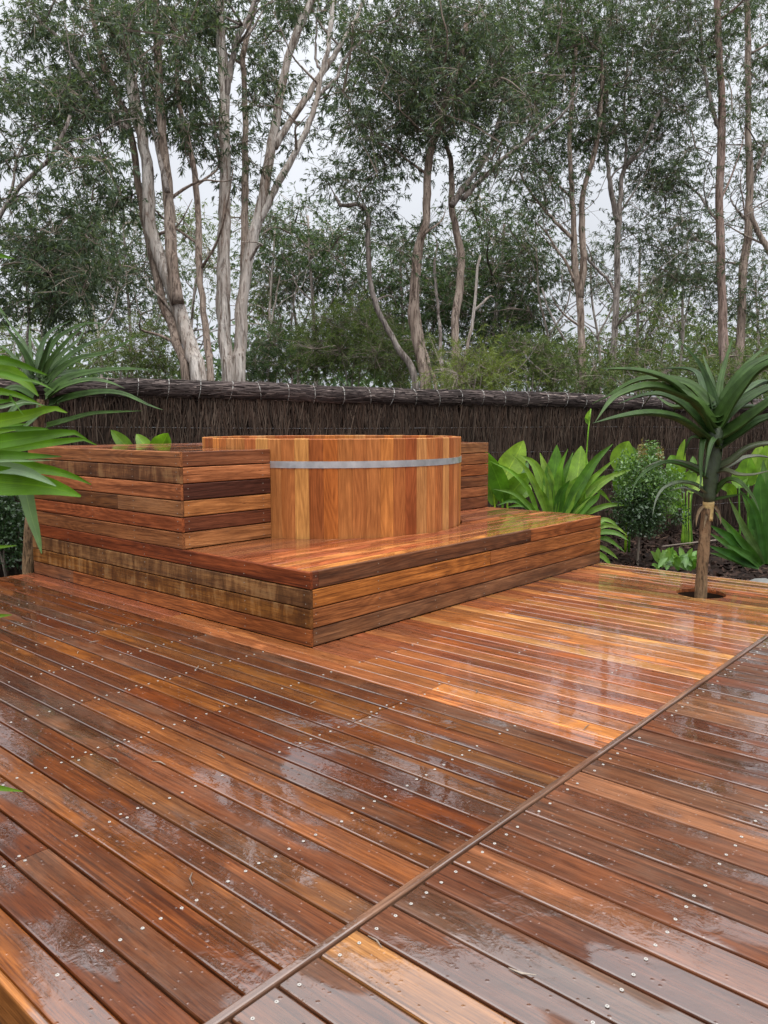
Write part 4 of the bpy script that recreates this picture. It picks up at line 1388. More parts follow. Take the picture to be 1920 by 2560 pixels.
def scrub(name, label, D, regions, leaf, seed, cat, L=(0.05, 0.1), W=0.12, spread=0.22, tufts=22, lpt=14, dead=None, depth=0.5):
    r0 = regions[0]
    st_ = [([(r0[0], 965), (r0[0] + 6, r0[1] + r0[3] * 0.3)], 9, 4), ([(r0[0] + 14, 968), (r0[0] + 40, r0[1])], 7, 3), ([(r0[0] - 10, 968), (r0[0] - 35, r0[1])], 7, 3)]
    for d in dead or ():
        st_.append((d, 7, 3, M_BARK_W, -0.4))
    return tree(name, label, D, st_, regions, M_BARK_G, leaf, seed, None, tufts, lpt, spread, L, W, depth, cat, 0.0, 1.0, bare=3)
for k_, (bx_, tx_, ty_, dd_, lab_) in enumerate([
        (655, 690, 560, 16.5, 'slender bare-stemmed young tree just right of the white vase-shaped paperbark'),
        (745, 735, 640, 18.5, 'thin pale stem with a small crown between the white paperbark and the tub scrub'),
        (1385, 1340, 620, 16.0, 'leaning thin young tree in the light gap left of the dark forked paperbark'),
        (1500, 1478, 640, 17.5, 'thin upright sapling between the two slim paperbarks'),
        (1690, 1720, 600, 16.0, 'slender grey sapling in front of the feathery tree'),
        (255, 225, 640, 14.5, 'slender leaning sapling left of the thick pale trunk')]):
    tree('young_tree', lab_, dd_, [
        ([(bx_, 965), (bx_ + 0.35 * (tx_ - bx_) + 6, 860), (bx_ + 0.7 * (tx_ - bx_) - 5, 750), (tx_, ty_)], 11, 4),
        ([(bx_ + 0.4 * (tx_ - bx_), 845), (bx_ + 30, 770), (bx_ + 45, 690)], 6, 3)],
        [(tx_, ty_ + 10, 42, 40, 7), (bx_ + 35, 705, 34, 40, 5), (tx_ - 25, ty_ + 90, 30, 35, 4)], M_BARK_W, M_LEAF, 300 + k_, G2, 18, 11, 0.26, (0.06, 0.12), 0.2, 0.5, 'tree', 0.3, 1.3, bare=8)
scrub('wattle_bush', 'feathery yellow green bush touching the capping right of the tub', 10.8, [(1185, 925, 60, 40, 22), (1140, 945, 50, 30, 10), (1230, 945, 40, 30, 9)], M_LEAF4, 101, 'bush')
scrub('scrub_bush', 'wide olive bush with bare grey sticks behind the capping over the tub', 12.5, [(880, 870, 110, 70, 46), (980, 890, 90, 70, 32), (800, 850, 70, 70, 26), (900, 800, 90, 40, 22), (760, 920, 80, 40, 18), (1060, 900, 60, 50, 16)], M_LEAF3, 103, 'bush', dead=[[(1000, 960), (950, 895), (900, 890), (860, 900)], [(1040, 940), (990, 905), (930, 892), (905, 893)]])
scrub('scrub_bush', 'dull green bush behind the capping between the aloe and the pale trunks', 13.5, [(300, 890, 80, 40, 18), (380, 860, 60, 50, 14), (330, 930, 90, 30, 12), (430, 900, 40, 40, 6)], M_LEAF3, 107, 'bush', W=0.15)
scrub('scrub_bush', 'small dark bush behind the capping beside the white vase-shaped trunk', 13.0, [(670, 900, 60, 50, 16), (720, 870, 50, 50, 12), (640, 930, 50, 30, 8)], M_LEAF2, 109, 'bush', W=0.15)
scrub('scrub_bush', 'grey green bush with twiggy tips behind the capping beside the twin-stemmed paperbark', 12.5, [(1330, 910, 80, 55, 22), (1400, 930, 60, 40, 18), (1280, 890, 60, 60, 20), (1500, 940, 60, 35, 14)], M_LEAF3, 113, 'bush', W=0.15, dead=[[(1420, 975), (1380, 950), (1330, 910), (1310, 880)]])
scrub('scrub_bush', 'dry greyish bush behind the capping under the aloe leaves', 12.5, [(1600, 935, 90, 50, 16), (1700, 945, 80, 45, 13), (1880, 935, 70, 55, 14), (1790, 950, 60, 40, 14)], M_LEAF3, 127, 'bush', W=0.15)

# far wood: one mass
def far_wood():
    r_ = np.random.default_rng(5)
    LP, LD = [], []
    for k in range(330):
        px = r_.uniform(-500, 2500)
        hgt = 880 + 40 * math.sin(px * 0.006) + 30 * math.sin(px * 0.017 + 1)
        gap = 1.0 if not (r_.random() < 0.0) else 0
        py = r_.uniform(hgt, 985)
        c = at(px, py, r_.uniform(25, 36))
        m = 42
        LP.append(c + r_.normal(0, 0.55, (m, 3)))
        LD.append(r_.normal(0, 1, (m, 3)) + np.array([0, 0, -0.3]))
    o = leaf_cloud('far_wood', np.vstack(LP), np.vstack(LD), M_LEAF2, None, (0, 0, 0), (0.3, 0.5), 0.3, 3)
    o['kind'] = 'stuff'
    o['label'] = 'low band of distant bush showing under the crowns'
    o['category'] = 'bush'
far_wood()

# ------------------------------------------------------------------ garden plants
def px_leaf(mb, pts, wpx, D, prof, dD=0.0, **kw):
    n = len(pts)
    P3 = [at(x, y, D + dD * i / (n - 1)) for i, (x, y) in enumerate(pts)]
    blade(mb, P3, wpx * D / FOC, prof, **kw)

def leaf_parts(root, leaves, D, prof, mat, name='leaf', **kw):
    org = root.location.copy()
    for L in leaves:
        pts, w = L[0], L[1]
        dD = L[2] if len(L) > 2 else random.uniform(-0.12, 0.12)
        mt = L[3] if len(L) > 3 else mat
        mb = MB()
        k2 = dict(kw)
        px_leaf(mb, pts, w * (1.3 if prof is p_broad else 1.35), D, prof, dD, **k2)
        mb.build(name, mt, root, smooth=True, origin=org)

# aloe by the deck edge
D1 = 4.96
ab = at(1752, 1487, D1)
aloe = thing('tree_aloe', 'dark green tree aloe with bare brown trunk growing through a hole in the deck', 'aloe', (ab[0], ab[1], GZ))
mb = MB()
c = catmull([np.array([ab[0], ab[1], GZ - 0.05]), at(1752, 1487, D1), at(1757, 1400, D1), at(1763, 1320, D1), at(1768, 1272, D1)], 26)
tube(mb, c, np.linspace(16, 12.5, 26) * D1 / FOC * 1.0, 16, 0.07, True, 3)
mb.build('trunk', M_ALOEBARK, aloe, smooth=True, origin=aloe.location)
mb = MB()
c = catmull([at(1768, 1302, D1), at(1770, 1280, D1), at(1772, 1254, D1)], 8)
tube(mb, c, np.array([13.2, 13.0, 12.8, 12.8, 12.9, 13.2, 13.8, 14.0]) * D1 / FOC, 14, 0.03, True, 4)
mb.build('bare_stem', M_ALOECUT, aloe, smooth=True, origin=aloe.location)
mb = MB()
c = catmull([at(1772, 1256, D1), at(1776, 1200, D1), at(1784, 1140, D1), at(1788, 1100, D1), at(1790, 1068, D1)], 14)
tube(mb, c, np.array([14, 15, 16, 17, 18, 18, 19, 19, 20, 20, 20, 19, 17, 12]) * D1 / FOC, 14, 0.05, True, 5)
mb.build('crown_stem', M_ALOESTEM, aloe, smooth=True, origin=aloe.location)
AL = [  # (centreline base -> tip, width, depth change, material)
    ([(1788, 1062), (1740, 1010), (1680, 955), (1600, 926), (1503, 921)], 46, -0.25),
    ([(1786, 1075), (1745, 1010), (1690, 980), (1620, 965), (1550, 985), (1520, 1010), (1488, 1055)], 50, -0.45),
    ([(1780, 1085), (1740, 1040), (1700, 1005), (1650, 985), (1600, 990), (1545, 1010)], 34, 0.1),
    ([(1775, 1010), (1720, 960), (1640, 945), (1580, 955), (1520, 990), (1478, 1010)], 34, 0.3),
    ([(1782, 1110), (1745, 1075), (1690, 1043), (1620, 1032), (1545, 1042), (1482, 1058)], 44, -0.55),
    ([(1778, 1015), (1760, 970), (1745, 935), (1715, 921), (1650, 921)], 26, 0.5),
    ([(1790, 1020), (1775, 970), (1745, 905), (1695, 850)], 24, 0.1),
    ([(1792, 1015), (1782, 960), (1765, 910), (1757, 885)], 17, 0.35),
    ([(1795, 1020), (1800, 960), (1815, 900), (1835, 835)], 22, 0.2),
    ([(1797, 1020), (1803, 965), (1808, 930), (1820, 895)], 15, 0.4),
    ([(1800, 1030), (1825, 970), (1855, 925), (1900, 880), (1945, 845)], 24, 0.2),
    ([(1800, 1040), (1830, 975), (1870, 920), (1930, 890), (1990, 880)], 44, -0.05),
    ([(1796, 1062), (1835, 995), (1885, 935), (1935, 905), (1990, 905), (2040, 935)], 56, -0.5),
    ([(1805, 1050), (1850, 1010), (1910, 975), (1980, 955), (2050, 975)], 40, 0.1),
    ([(1785, 1098), (1835, 1070), (1890, 1030), (1950, 990), (2020, 975), (2080, 1000)], 46, -0.35),
    ([(1800, 1112), (1850, 1080), (1900, 1050), (1960, 1035), (2030, 1045)], 40, -0.2),
    ([(1790, 1170), (1830, 1150), (1870, 1120), (1920, 1108), (1980, 1115), (2020, 1150)], 26, -0.25),
    ([(1788, 1180), (1830, 1160), (1865, 1143), (1915, 1142), (1960, 1165)], 22, 0.2),
    ([(1785, 1182), (1815, 1176), (1845, 1186), (1885, 1186), (1940, 1172)], 19, -0.3),
    ([(1778, 1200), (1725, 1170), (1670, 1155), (1620, 1175), (1590, 1205), (1578, 1240)], 22, -0.3),
    ([(1782, 1190), (1720, 1158), (1660, 1153), (1620, 1165), (1598, 1185)], 15, 0.2),
    ([(1772, 1235), (1740, 1212), (1700, 1205), (1660, 1220), (1640, 1250), (1631, 1290)], 18, -0.2),
    ([(1772, 1250), (1735, 1228), (1705, 1220), (1670, 1228)], 13, 0.15),
    ([(1785, 1235), (1815, 1202), (1845, 1203), (1880, 1240), (1900, 1280)], 22, -0.2),
    ([(1780, 1250), (1810, 1244), (1840, 1238), (1870, 1232)], 13, -0.1),
    ([(1778, 1160), (1765, 1110), (1758, 1098), (1752, 1150), (1752, 1205), (1745, 1228)], 20, -0.25),
    ([(1780, 1150), (1770, 1108), (1735, 1092), (1718, 1110), (1708, 1150)], 17, 0.1),
    ([(1792, 1150), (1796, 1108), (1788, 1096), (1775, 1120), (1762, 1190)], 22, -0.3),
]
for k in range(9):   # the leaves on the far side
    a = k * 0.75 + 0.3
    AL.append(([(1792, 1040 + 14 * (k % 4)), (1792 + 60 * math.cos(a), 985 + 12 * (k % 4)), (1792 + 135 * math.cos(a), 955 + 20 * (k % 4)), (1792 + 190 * math.cos(a), 985 + 35 * (k % 3))], 30, 0.75))
for L in AL:
    pts, w, dD = L
    mb = MB()
    px_leaf(mb, pts, w * 0.96, D1, p_aloe, dD, up_mix=0.6, channel=0.3, thick=0.02 if w > 25 else 0.008, n=18)
    mb.build('leaf', M_ALOE_OLD if pts[0][1] > 1140 and random.random() < 0.35 else M_ALOE, aloe, smooth=True, origin=aloe.location)

for pts, w in (([(1770, 1262), (1752, 1272), (1742, 1292), (1740, 1318)], 9), ([(1776, 1260), (1792, 1272), (1800, 1294), (1802, 1312)], 8), ([(1772, 1266), (1768, 1284), (1762, 1304), (1760, 1322)], 8)):
    mb = MB()
    px_leaf(mb, pts, w, D1, p_strap, -0.08, up_mix=0.3, channel=0.3, n=9, twist=1.2)
    mb.build('dead_leaf', M_DEADLEAF, aloe, smooth=True, origin=aloe.location)
# aloe at the far end of the platform
D2 = 5.95
ab = at(70, 1440, D2)
aloe2 = thing('tree_aloe', 'spiky dark tree aloe rising behind the bright strap leaves at the platform end', 'aloe', (ab[0], ab[1], GZ))
mb = MB()
c = catmull([np.array([ab[0], ab[1], GZ - 0.05]), at(70, 1440, D2), at(76, 1320, D2), at(86, 1180, D2), at(98, 1060, D2), at(105, 1000, D2)], 20)
tube(mb, c, np.linspace(14.5, 13, 20) * D2 / FOC, 14, 0.1, True, 8)
mb.build('trunk', M_ALOEBARK, aloe2, smooth=True, origin=aloe2.location)
AL2 = [
    ([(112, 962), (150, 925), (200, 895), (270, 880), (355, 832)], 22, 0.1), ([(110, 955), (150, 910), (200, 870), (260, 845), (305, 833)], 20, 0.3),
    ([(115, 985), (160, 950), (230, 930), (310, 922), (385, 925)], 27, -0.2), ([(112, 995), (160, 965), (220, 950), (270, 955), (312, 971)], 26, -0.4),
    ([(120, 1010), (180, 992), (250, 980), (310, 985), (370, 1012), (408, 1025)], 27, -0.35), ([(115, 1065), (170, 1050), (230, 1034), (290, 1030), (355, 1027)], 20, -0.2),
    ([(100, 945), (115, 890), (150, 840), (220, 808), (285, 816)], 19, 0.2), ([(95, 935), (100, 880), (125, 830), (180, 800)], 18, 0.25),
    ([(105, 940), (135, 890), (180, 840), (225, 802)], 18, 0.0), ([(108, 945), (150, 890), (195, 850), (215, 815)], 17, 0.35),
    ([(85, 935), (60, 880), (25, 830), (0, 800)], 20, -0.1), ([(80, 945), (40, 900), (10, 870), (-30, 855)], 17, 0.2),
    ([(78, 930), (76, 880), (74, 840), (74, 810)], 11, 0.3), ([(100, 930), (115, 880), (130, 845), (165, 815)], 14, -0.15),
    ([(90, 930), (60, 860), (20, 805), (0, 780)], 13, 0.4), ([(85, 990), (40, 970), (0, 985), (-50, 1020)], 24, -0.2),
    ([(88, 1005), (50, 1010), (20, 1040), (0, 1080)], 22, -0.3), ([(120, 1020), (150, 1015), (140, 1005), (160, 990)], 9, -0.2),
    ([(90, 960), (30, 930), (-40, 925), (-110, 950)], 24, 0.1), ([(105, 1000), (90, 1040), (60, 1070), (40, 1110)], 18, -0.3), ([(92, 950), (110, 900), (90, 860), (70, 830)], 16, 0.8),
    ([(100, 950), (180, 930), (240, 930), (300, 950)], 20, 0.8), ([(95, 960), (40, 930), (-10, 940), (-60, 970)], 20, 0.8)]
for pts, w, dD in AL2:
    mb = MB()
    px_leaf(mb, pts, w, D2, p_aloe, dD, up_mix=0.45, channel=0.22, thick=0.012, n=14)
    mb.build('leaf', M_ALOE, aloe2, smooth=True, origin=aloe2.location)

def base_at(x, D):
    p = at(x, 1300, D)
    return (p[0], p[1], GZ)

def stem_parts(root, stems, D, mat, name='stem'):
    for pts, w in stems:
        mb = MB()
        P3 = [at(x, y, D) for x, y in pts]
        if pts[0][1] > 1255:
            P3 = [np.array([P3[0][0], P3[0][1], GZ - 0.02])] + P3
        c = catmull(P3, 8)
        tube(mb, c, np.linspace(w, w * 0.6, 8) * D / FOC * 0.5, 7, 0.03, True)
        mb.build(name, mat, root, smooth=True, origin=root.location)

GC = 'broad leaved cannas along the fence'
D3 = 7.8
can = thing('canna_clump', 'bright green canna with broad curling leaves right against the end of the boarded bench', 'canna', base_at(1262, D3), GC)
leaf_parts(can, [([(1252, 1215), (1268, 1180), (1290, 1140), (1309, 1102)], 50, 0.1), ([(1262, 1255), (1250, 1215), (1232, 1170), (1213, 1128)], 36, -0.2),
                 ([(1236, 1262), (1228, 1230), (1224, 1200), (1221, 1176)], 24, 0.0), ([(1268, 1252), (1285, 1225), (1308, 1200), (1328, 1184)], 40, -0.1),
                 ([(1262, 1245), (1285, 1205), (1305, 1175), (1320, 1156)], 34, 0.3), ([(1285, 1255), (1300, 1235), (1316, 1225), (1325, 1212)], 28, 0.25),
                 ([(1258, 1240), (1240, 1200), (1228, 1180), (1222, 1150)], 24, 0.35)], D3, p_broad, M_CANNA, up_mix=0.15, channel=0.16, n=14, wavy=0.03)
stem_parts(can, [([(1238, 1300), (1236, 1250), (1234, 1215)], 7), ([(1256, 1300), (1256, 1250), (1254, 1210)], 8), ([(1270, 1300), (1268, 1260), (1270, 1240)], 7)], D3, M_CANNA)
D4 = 7.5
crin = thing('crinum_clump', 'wide fountain of green strap leaves with one tall thin flower stalk behind the platform', 'crinum', base_at(1392, D4), None)
leaf_parts(crin, [
    ([(1345, 1290), (1337, 1262), (1320, 1222), (1280, 1180), (1224, 1152)], 10), ([(1368, 1290), (1350, 1240), (1320, 1180), (1280, 1135)], 13), ([(1374, 1290), (1358, 1215), (1335, 1160), (1300, 1138)], 25),
    ([(1345, 1290), (1320, 1262), (1285, 1233), (1232, 1222)], 11), ([(1345, 1292), (1305, 1258), (1275, 1252), (1242, 1264)], 10), ([(1388, 1290), (1384, 1200), (1390, 1150), (1392, 1112)], 44), ([(1380, 1290), (1372, 1205), (1362, 1170), (1350, 1132)], 25),
    ([(1388, 1290), (1394, 1220), (1402, 1165), (1420, 1122)], 15), ([(1395, 1290), (1402, 1215), (1415, 1175), (1433, 1130)], 17),
    ([(1410, 1290), (1450, 1212), (1490, 1150), (1532, 1110)], 23), ([(1418, 1290), (1460, 1220), (1500, 1180), (1542, 1144)], 13), ([(1420, 1292), (1465, 1240), (1520, 1196), (1578, 1174)], 19),
    ([(1425, 1290), (1450, 1250), (1480, 1215), (1512, 1188)], 27), ([(1430, 1292), (1462, 1232), (1498, 1228), (1529, 1258)], 14), ([(1440, 1295), (1492, 1272), (1530, 1262), (1573, 1264)], 12),
    ([(1405, 1292), (1420, 1240), (1440, 1205), (1450, 1190)], 32), ([(1395, 1292), (1400, 1240), (1415, 1215), (1425, 1200)], 18), ([(1430, 1295), (1465, 1262), (1490, 1245), (1500, 1230)], 22), ([(1352, 1292), (1330, 1268), (1300, 1262), (1270, 1268)], 13),
    ([(1365, 1292), (1362, 1255), (1345, 1225), (1325, 1205)], 16), ([(1378, 1292), (1378, 1240), (1374, 1200), (1368, 1180)], 18), ([(1415, 1292), (1440, 1240), (1462, 1205), (1470, 1190)], 18)],
    D4, p_strap, M_STRAP, up_mix=0.2, channel=0.2, n=14)
leaf_parts(crin, [([(1440, 1260), (1440, 1215), (1447, 1165), (1453, 1115)], 46, 0.25)], D4, p_broad, M_CANNA, up_mix=0.1, channel=0.12, n=12)
stem_parts(crin, [([(1462, 1270), (1464, 1180), (1468, 1110), (1474, 1040), (1477, 1022)], 5)], D4, M_STRAP, 'flower_stalk')
leaf_parts(crin, [([(1473, 1062), (1468, 1050), (1472, 1035), (1476, 1024)], 10, 0), ([(1473, 1062), (1466, 1050), (1461, 1044)], 5, 0)], D4, p_lance, M_CANNA, 'stalk_leaf', up_mix=0.1, n=6)
D5 = 8.3
can2 = thing('canna_clump', 'pale green canna leaf standing behind the small leaved shrub', 'canna', base_at(1566, D5), GC)
leaf_parts(can2, [([(1556, 1180), (1556, 1150), (1562, 1125), (1572, 1103)], 46, 0.0), ([(1572, 1180), (1577, 1150), (1575, 1130), (1570, 1112)], 34, 0.15), ([(1556, 1240), (1547, 1210), (1543, 1185), (1540, 1166)], 22, -0.1), ([(1570, 1250), (1560, 1230), (1552, 1215), (1550, 1200)], 26, 0.1)], D5, p_broad, M_CANNA, up_mix=0.12, channel=0.14, n=12)
stem_parts(can2, [([(1566, 1290), (1560, 1230), (1557, 1175)], 7), ([(1575, 1290), (1575, 1230), (1573, 1178)], 6)], D5, M_CANNA)
D6 = 8.9
can3 = thing('canna_clump', 'tall canna with backlit leaves and a sheaf of pale stalks right behind the aloe trunk', 'canna', base_at(1712, D6), GC)
leaf_parts(can3, [([(1704, 1200), (1702, 1160), (1704, 1125), (1712, 1098)], 18, 0.0), ([(1700, 1190), (1690, 1165), (1682, 1150), (1676, 1138)], 36, 0.1), ([(1702, 1215), (1692, 1195), (1684, 1180), (1678, 1168)], 34, -0.1),
                  ([(1714, 1215), (1720, 1200), (1728, 1188), (1733, 1172)], 28, 0.0), ([(1728, 1180), (1732, 1165), (1733, 1152), (1732, 1140)], 15, 0.1), ([(1700, 1240), (1686, 1232), (1672, 1228), (1658, 1232)], 20, -0.1), ([(1722, 1230), (1740, 1215), (1750, 1200), (1756, 1185)], 22, 0.15),
                  ([(1700, 1270), (1690, 1262), (1684, 1275), (1682, 1290)], 16, -0.1)], D6, p_broad, M_CANNA, up_mix=0.12, channel=0.14, n=12)
stem_parts(can3, [([(1705 + 4 * k, 1345), (1703 + 4 * k + random.uniform(-5, 5), 1290), (1696 + 6 * k + random.uniform(-9, 9), 1240 - 40 * random.random())], random.uniform(3, 7)) for k in range(7)], D6, M_STRAP, 'stalk')
D7 = 7.0
can4 = thing('canna_clump', 'canna showing three leaf tips above the boarded bench, below the brush fence', 'canna', base_at(350, D7), GC)
leaf_parts(can4, [([(330, 1140), (312, 1112), (294, 1092), (277, 1075)], 26, 0.0), ([(368, 1140), (364, 1118), (352, 1100), (341, 1085)], 26, 0.1), ([(398, 1145), (402, 1118), (412, 1098), (420, 1083)], 42, -0.1), ([(380, 1150), (384, 1130), (388, 1120), (390, 1112)], 22, 0.2)], D7, p_broad, M_CANNA, up_mix=0.12, channel=0.14, n=12)
stem_parts(can4, [([(340, 1290), (334, 1200), (330, 1140)], 8), ([(385, 1290), (380, 1200), (372, 1140)], 8), ([(395, 1290), (396, 1200), (398, 1145)], 8)], D7, M_CANNA)

# flax clump past the aloe
D8 = 6.3
flax = thing('flax_clump', 'big dark strap leaved clump fanning out of the mulch past the aloe trunk', 'flax', base_at(1912, D8), None)
leaf_parts(flax, [
    ([(1906, 1412), (1870, 1375), (1835, 1335), (1788, 1280)], 19), ([(1908, 1412), (1885, 1365), (1860, 1320), (1822, 1245)], 15), ([(1902, 1414), (1860, 1378), (1825, 1345), (1775, 1313)], 23), ([(1900, 1415), (1860, 1392), (1825, 1365), (1773, 1332)], 17),
    ([(1896, 1416), (1860, 1400), (1825, 1385), (1771, 1364)], 20), ([(1898, 1418), (1862, 1408), (1830, 1395), (1774, 1382)], 15), ([(1912, 1410), (1900, 1345), (1885, 1300), (1856, 1238)], 21), ([(1912, 1410), (1900, 1320), (1880, 1260), (1846, 1222)], 13),
    ([(1915, 1410), (1908, 1330), (1903, 1260), (1899, 1180)], 52), ([(1922, 1410), (1928, 1330), (1932, 1260), (1938, 1160)], 60), ([(1918, 1410), (1918, 1330), (1915, 1250), (1908, 1150)], 40), ([(1930, 1412), (1960, 1340), (1990, 1270), (2030, 1200)], 40), ([(1935, 1412), (1990, 1370), (2040, 1330), (2100, 1300)], 26),
    ([(1905, 1412), (1880, 1385), (1850, 1350), (1810, 1300)], 14), ([(1925, 1412), (1945, 1330), (1960, 1250), (1985, 1170)], 44), ([(1900, 1416), (1880, 1395), (1850, 1378), (1815, 1360)], 16)],
    D8, p_strap, M_FLAX, up_mix=0.15, channel=0.16, n=14)
D9 = 8.2
can5 = thing('canna_clump', 'pale broad leaves standing behind the dark flax clump, nearest the deck end', 'canna', base_at(1880, D9), GC)
leaf_parts(can5, [([(1872, 1215), (1868, 1190), (1868, 1165), (1874, 1140)], 36, 0.0), ([(1850, 1220), (1848, 1200), (1856, 1180), (1866, 1165)], 30, 0.1), ([(1895, 1210), (1892, 1170), (1896, 1140), (1902, 1110)], 34, 0.1), ([(1835, 1240), (1826, 1225), (1815, 1220), (1803, 1222)], 22, -0.1), ([(1915, 1200), (1915, 1160), (1922, 1130), (1930, 1100)], 34, 0)], D9, p_broad, M_CANNA, up_mix=0.12, channel=0.14, n=12)
stem_parts(can5, [([(1870, 1330), (1870, 1270), (1871, 1210)], 7), ([(1890, 1330), (1893, 1270), (1895, 1205)], 7), ([(1850, 1330), (1848, 1270), (1848, 1215)], 6)], D9, M_STRAP, 'stalk')

def leafy_shrub(name, label, D, base_x, blobs, seed, cat, stems, lf=(0.022, 0.045), W=0.5):
    r_ = np.random.default_rng(seed)
    root = thing(name, label, cat, base_at(base_x, D))
    org = np.array(root.location)
    mb = MB()
    for s in stems:
        P3 = [np.array([org[0], org[1], GZ - 0.03])] + [at(x, y, D + r_.normal(0, 0.05)) for x, y in s]
        tube(mb, catmull(P3, 9), np.linspace(0.012, 0.004, 9), 5, 0.05, True)
    mb.build('stem', M_TWIG, root, origin=org)
    by = {}
    for (cx, cy, rx, ry, n, mat) in blobs:
        P = np.empty((n, 3))
        for i in range(n):
            a, q = r_.uniform(0, 6.283), r_.uniform(0, 1) ** 0.5 * r_.uniform(0.6, 1.25)
            P[i] = at(cx + rx * q * math.cos(a), cy + ry * q * math.sin(a), D + r_.normal(0, 0.09 + 0.3 * rx * D / FOC))
        by.setdefault(mat.name, (mat, []))[1].append(P)
    for k, (mat, Ps) in enumerate(by.values()):
        P = np.vstack(Ps)
        Dv = r_.normal(0, 1, P.shape) + np.array([0, 0, 0.35])
        leaf_cloud('foliage', P, Dv, mat, root, org, lf, W, seed + k)
    return root
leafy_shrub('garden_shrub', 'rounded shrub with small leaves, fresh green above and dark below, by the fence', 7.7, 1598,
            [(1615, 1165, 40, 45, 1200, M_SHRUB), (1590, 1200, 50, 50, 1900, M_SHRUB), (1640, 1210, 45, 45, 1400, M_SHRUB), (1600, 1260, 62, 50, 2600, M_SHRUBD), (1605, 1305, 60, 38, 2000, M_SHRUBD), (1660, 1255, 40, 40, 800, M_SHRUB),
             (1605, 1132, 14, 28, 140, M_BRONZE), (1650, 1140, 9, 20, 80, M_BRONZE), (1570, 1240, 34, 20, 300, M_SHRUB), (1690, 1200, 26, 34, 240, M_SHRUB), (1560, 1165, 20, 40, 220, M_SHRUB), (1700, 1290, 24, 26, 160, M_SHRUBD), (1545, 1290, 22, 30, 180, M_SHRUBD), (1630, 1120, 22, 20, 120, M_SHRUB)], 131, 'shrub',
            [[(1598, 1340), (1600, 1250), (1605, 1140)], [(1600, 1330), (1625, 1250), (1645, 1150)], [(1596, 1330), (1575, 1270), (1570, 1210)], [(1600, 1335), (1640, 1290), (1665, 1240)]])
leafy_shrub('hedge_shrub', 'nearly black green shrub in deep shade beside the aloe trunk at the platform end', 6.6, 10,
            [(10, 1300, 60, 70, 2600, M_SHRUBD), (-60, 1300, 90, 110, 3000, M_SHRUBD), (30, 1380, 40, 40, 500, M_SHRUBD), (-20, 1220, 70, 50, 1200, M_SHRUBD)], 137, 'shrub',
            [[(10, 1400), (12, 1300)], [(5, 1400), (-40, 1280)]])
# low rosette plant at the deck edge
D10 = 6.15
cov = thing('ground_cover_plant', 'low bright green leafy plant in the mulch just behind the deck edge', 'plant', base_at(1685, D10))
r_ = np.random.default_rng(139)
for k in range(46):
    cx, cy = r_.uniform(1645, 1735), r_.uniform(1398, 1430)
    a = r_.uniform(-2.9, -0.25)
    ln = r_.uniform(20, 42)
    ex, ey = cx + ln * math.cos(a) * 0.9, cy + ln * math.sin(a)
    mb = MB()
    dd = r_.normal(0, 0.12)
    px_leaf(mb, [(cx, cy), ((cx + ex) / 2, (cy + ey) / 2 - 5), (ex, ey)], r_.uniform(11, 18), D10 + dd, p_lance, r_.uniform(-0.12, 0.12), up_mix=0.4, channel=0.18, n=7)
    mb.build('leaf', M_COVER, cov, smooth=True, origin=cov.location)
# yellowish strappy tuft at the platform end
D11 = 6.55
tuft = thing('strap_leaf_tuft', 'small arching yellow green strap plant poking out past the platform end', 'plant', base_at(1490, D11))
leaf_parts(tuft, [([(1480, 1330), (1510, 1315), (1540, 1318), (1568, 1338)], 10), ([(1482, 1335), (1515, 1330), (1545, 1335), (1572, 1352)], 12), ([(1484, 1350), (1515, 1345), (1540, 1362), (1562, 1380)], 8), ([(1485, 1365), (1510, 1372), (1530, 1385), (1545, 1398)], 11),
                  ([(1485, 1380), (1505, 1390), (1518, 1402), (1528, 1416)], 12), ([(1482, 1325), (1505, 1300), (1530, 1305), (1548, 1322)], 11), ([(1482, 1318), (1500, 1310), (1520, 1312), (1535, 1320)], 9), ([(1484, 1340), (1520, 1352), (1555, 1370)], 7)], D11, p_strap, M_STRAP, up_mix=0.4, channel=0.16, n=10)

